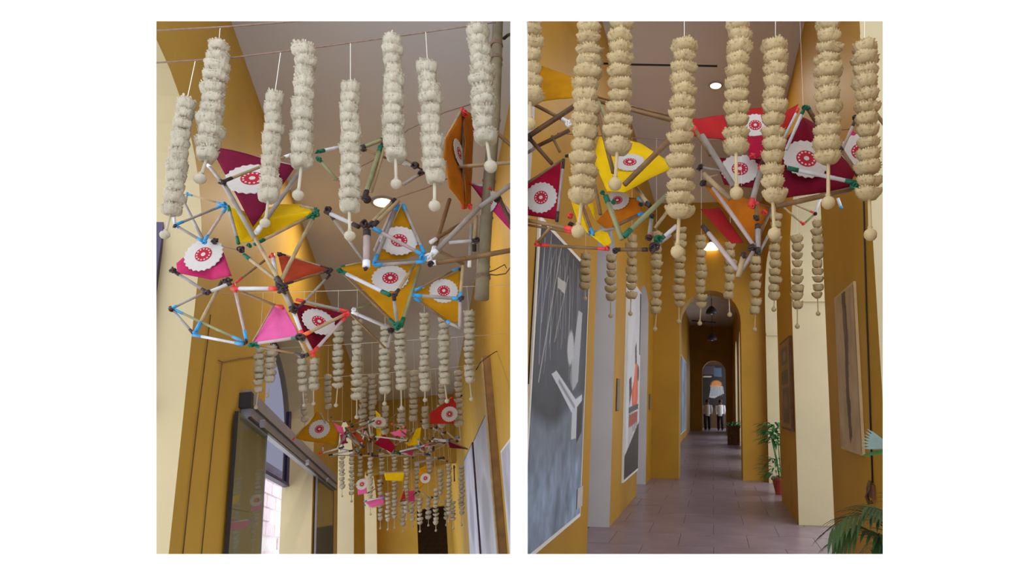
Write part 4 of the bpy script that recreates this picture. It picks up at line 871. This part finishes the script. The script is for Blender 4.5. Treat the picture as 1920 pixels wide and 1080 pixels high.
for s in range(36):
    k = MB(); a = rd.uniform(0, 6.28); leaf(k, (rd.uniform(-.18, .18), rd.uniform(-.25, .25), .68), (math.cos(a), math.sin(a), rd.uniform(.5, 1.5)), rd.uniform(.25, .45), .07, (0, 0, 1), .8, 3); k.build('leaf', 'leaf_green', root, smooth=True)
# ------------------------------------------------------------------ mural at the end of the corridor and the two people walking
c = Canvas(60, 90); c.c[:] = (44, 36, 38); c.poly([(.08, 0), (.55, 0), (.55, .22), (.08, .22)], (80, 70, 80)); c.poly([(.5, .05), (.8, .05), (.82, .28), (.5, .26)], (82, 100, 124)); c.poly([(.06, .26), (.42, .25), (.42, .28), (.06, .29)], (210, 196, 180))
c.ell(.55, .38, .1, .08, (48, 34, 28)); c.ell(.6, .46, .26, .12, (206, 140, 74), 1, .3); c.poly([(.38, .5), (.86, .5), (.9, .68), (.7, .74), (.5, .8), (.3, .78), (.36, .6)], (190, 190, 196))
for i in range(8): c.line((.42+.06*i, .52), (.38+.065*i, .74), .012, (110, 110, 124), .8)
c.line((.36, .5), (.7, .49), .02, (230, 150, 100), .9)
root = empty('mural', RB, (.06, 37.3, -1.5), 'painted mural of a white draped figure on the corridor end wall', 'mural'); b0 = Vector(root['origin'])
part_box('panel', (-.75, 37.33, -.2), (.87, 37.39, 2.4), 'dark_steel', root, b0); sheet('painted_sheet', c, Vector((-.73, 37.32, 2.38))-b0, Vector((1.58, 0, 0)), Vector((0, 0, -2.55)), root)
def person(x, y, label, shirt, step, arm):
    root = empty('person', RB, (x, y, -1.5), label, 'person')
    V = [(0,0,.92),(0,0,1.12),(0,0,1.36),(0,-.01,1.48),(0,-.02,1.6),(0,-.02,1.7), (-.1,0,.88),(-.11,-step*.5,.48),(-.11,step*.25,.07),(-.11,-.1+step*.25,.03), (.1,0,.88),(.11,step*.5-.04,.48),(.11,step,.07),(.11,step-.1,.03),
         (-.19,0,1.4),(-.24,.02,1.13),(-.22,-arm,.9),(-.22,-arm-.02,.8), (.19,0,1.4),(.24,.02,1.13),(.22,arm-.1,.92),(.22,arm-.14,.83)]
    E = [(0,1),(1,2),(2,3),(3,4),(4,5),(0,6),(6,7),(7,8),(8,9),(0,10),(10,11),(11,12),(12,13),(2,14),(14,15),(15,16),(16,17),(2,18),(18,19),(19,20),(20,21)]
    Rr = [.15,.14,.16,.055,.095,.07,.09,.065,.042,.04,.09,.065,.042,.04,.07,.048,.036,.03,.07,.048,.036,.03]
    me = bpy.data.meshes.new('body'); me.from_pydata(V, E, []); o = link('body', me, root); me.materials.append(MATS['skin'])
    s = o.modifiers.new('skin', 'SKIN'); me.skin_vertices.new() if not me.skin_vertices else None
    for i, q in enumerate(me.skin_vertices[0].data): q.radius = (Rr[i], Rr[i]*.8); q.use_root = i == 0
    o.modifiers.new('smooth', 'SUBSURF').levels = 1; o.modifiers['smooth'].render_levels = 1
    k = MB(); k.lathe([(.10, 1.44), (.20, 1.42), (.225, 1.32), (.2, 1.12), (.2, .92), (.215, .80), (.17, .80)], 18); sh = k.build('shirt', shirt, root, smooth=True); sh.scale = (.86, .72, 1)
    for sx in (-1, 1):
        k = MB(); j = 14 if sx < 0 else 18; k.tube([Vector(V[j]), Vector(V[j+1]), Vector(V[j+2])], [.085, .065, .05], 10); k.build('sleeve', shirt, root, smooth=True)
        j = 6 if sx < 0 else 10; k = MB(); k.tube([Vector(V[j])+Vector((0, 0, .02)), Vector(V[j+1]), Vector(V[j+2])], [.115, .085, .07], 10); k.build('trouser_leg', 'trousers_dark', root, smooth=True)
        k = MB(); f_ = Vector(V[j+3]); k.tube([f_+Vector((0, .12, .015)), f_+Vector((0, 0, .01)), f_+Vector((0, -.1, 0))], [.045, .048, .03], 8); k.build('shoe', 'hair_black', root, smooth=True)
    k = MB(); k.lathe([(.03, 1.75), (.085, 1.73), (.108, 1.67), (.108, 1.61), (.09, 1.57)], 14); h = k.build('hair', 'hair_black', root, (0, .015, 0), smooth=True)
    k = MB()
    for sx in (-1, 1): k.lathe([(.004, .012), (.012, .004), (.012, -.004), (.004, -.012)], 8, 0, (sx*.035, -.103, 1.625))
    k.build('eyes', 'hair_black', root); k = MB(); k.lathe([(.006, .03), (.014, 0), (.02, -.02), (.006, -.026)], 8, 0, (0, -.105, 1.6)); k.build('nose', 'skin', root, smooth=True)
    return root
person(-.33, 34.2, 'person in a grey shirt and dark trousers walking, left of the pair', 'shirt_grey', .18, .1)
person(.42, 34.4, 'person in a loose white shirt and dark trousers walking, right of the pair', 'shirt_white', -.16, .14)
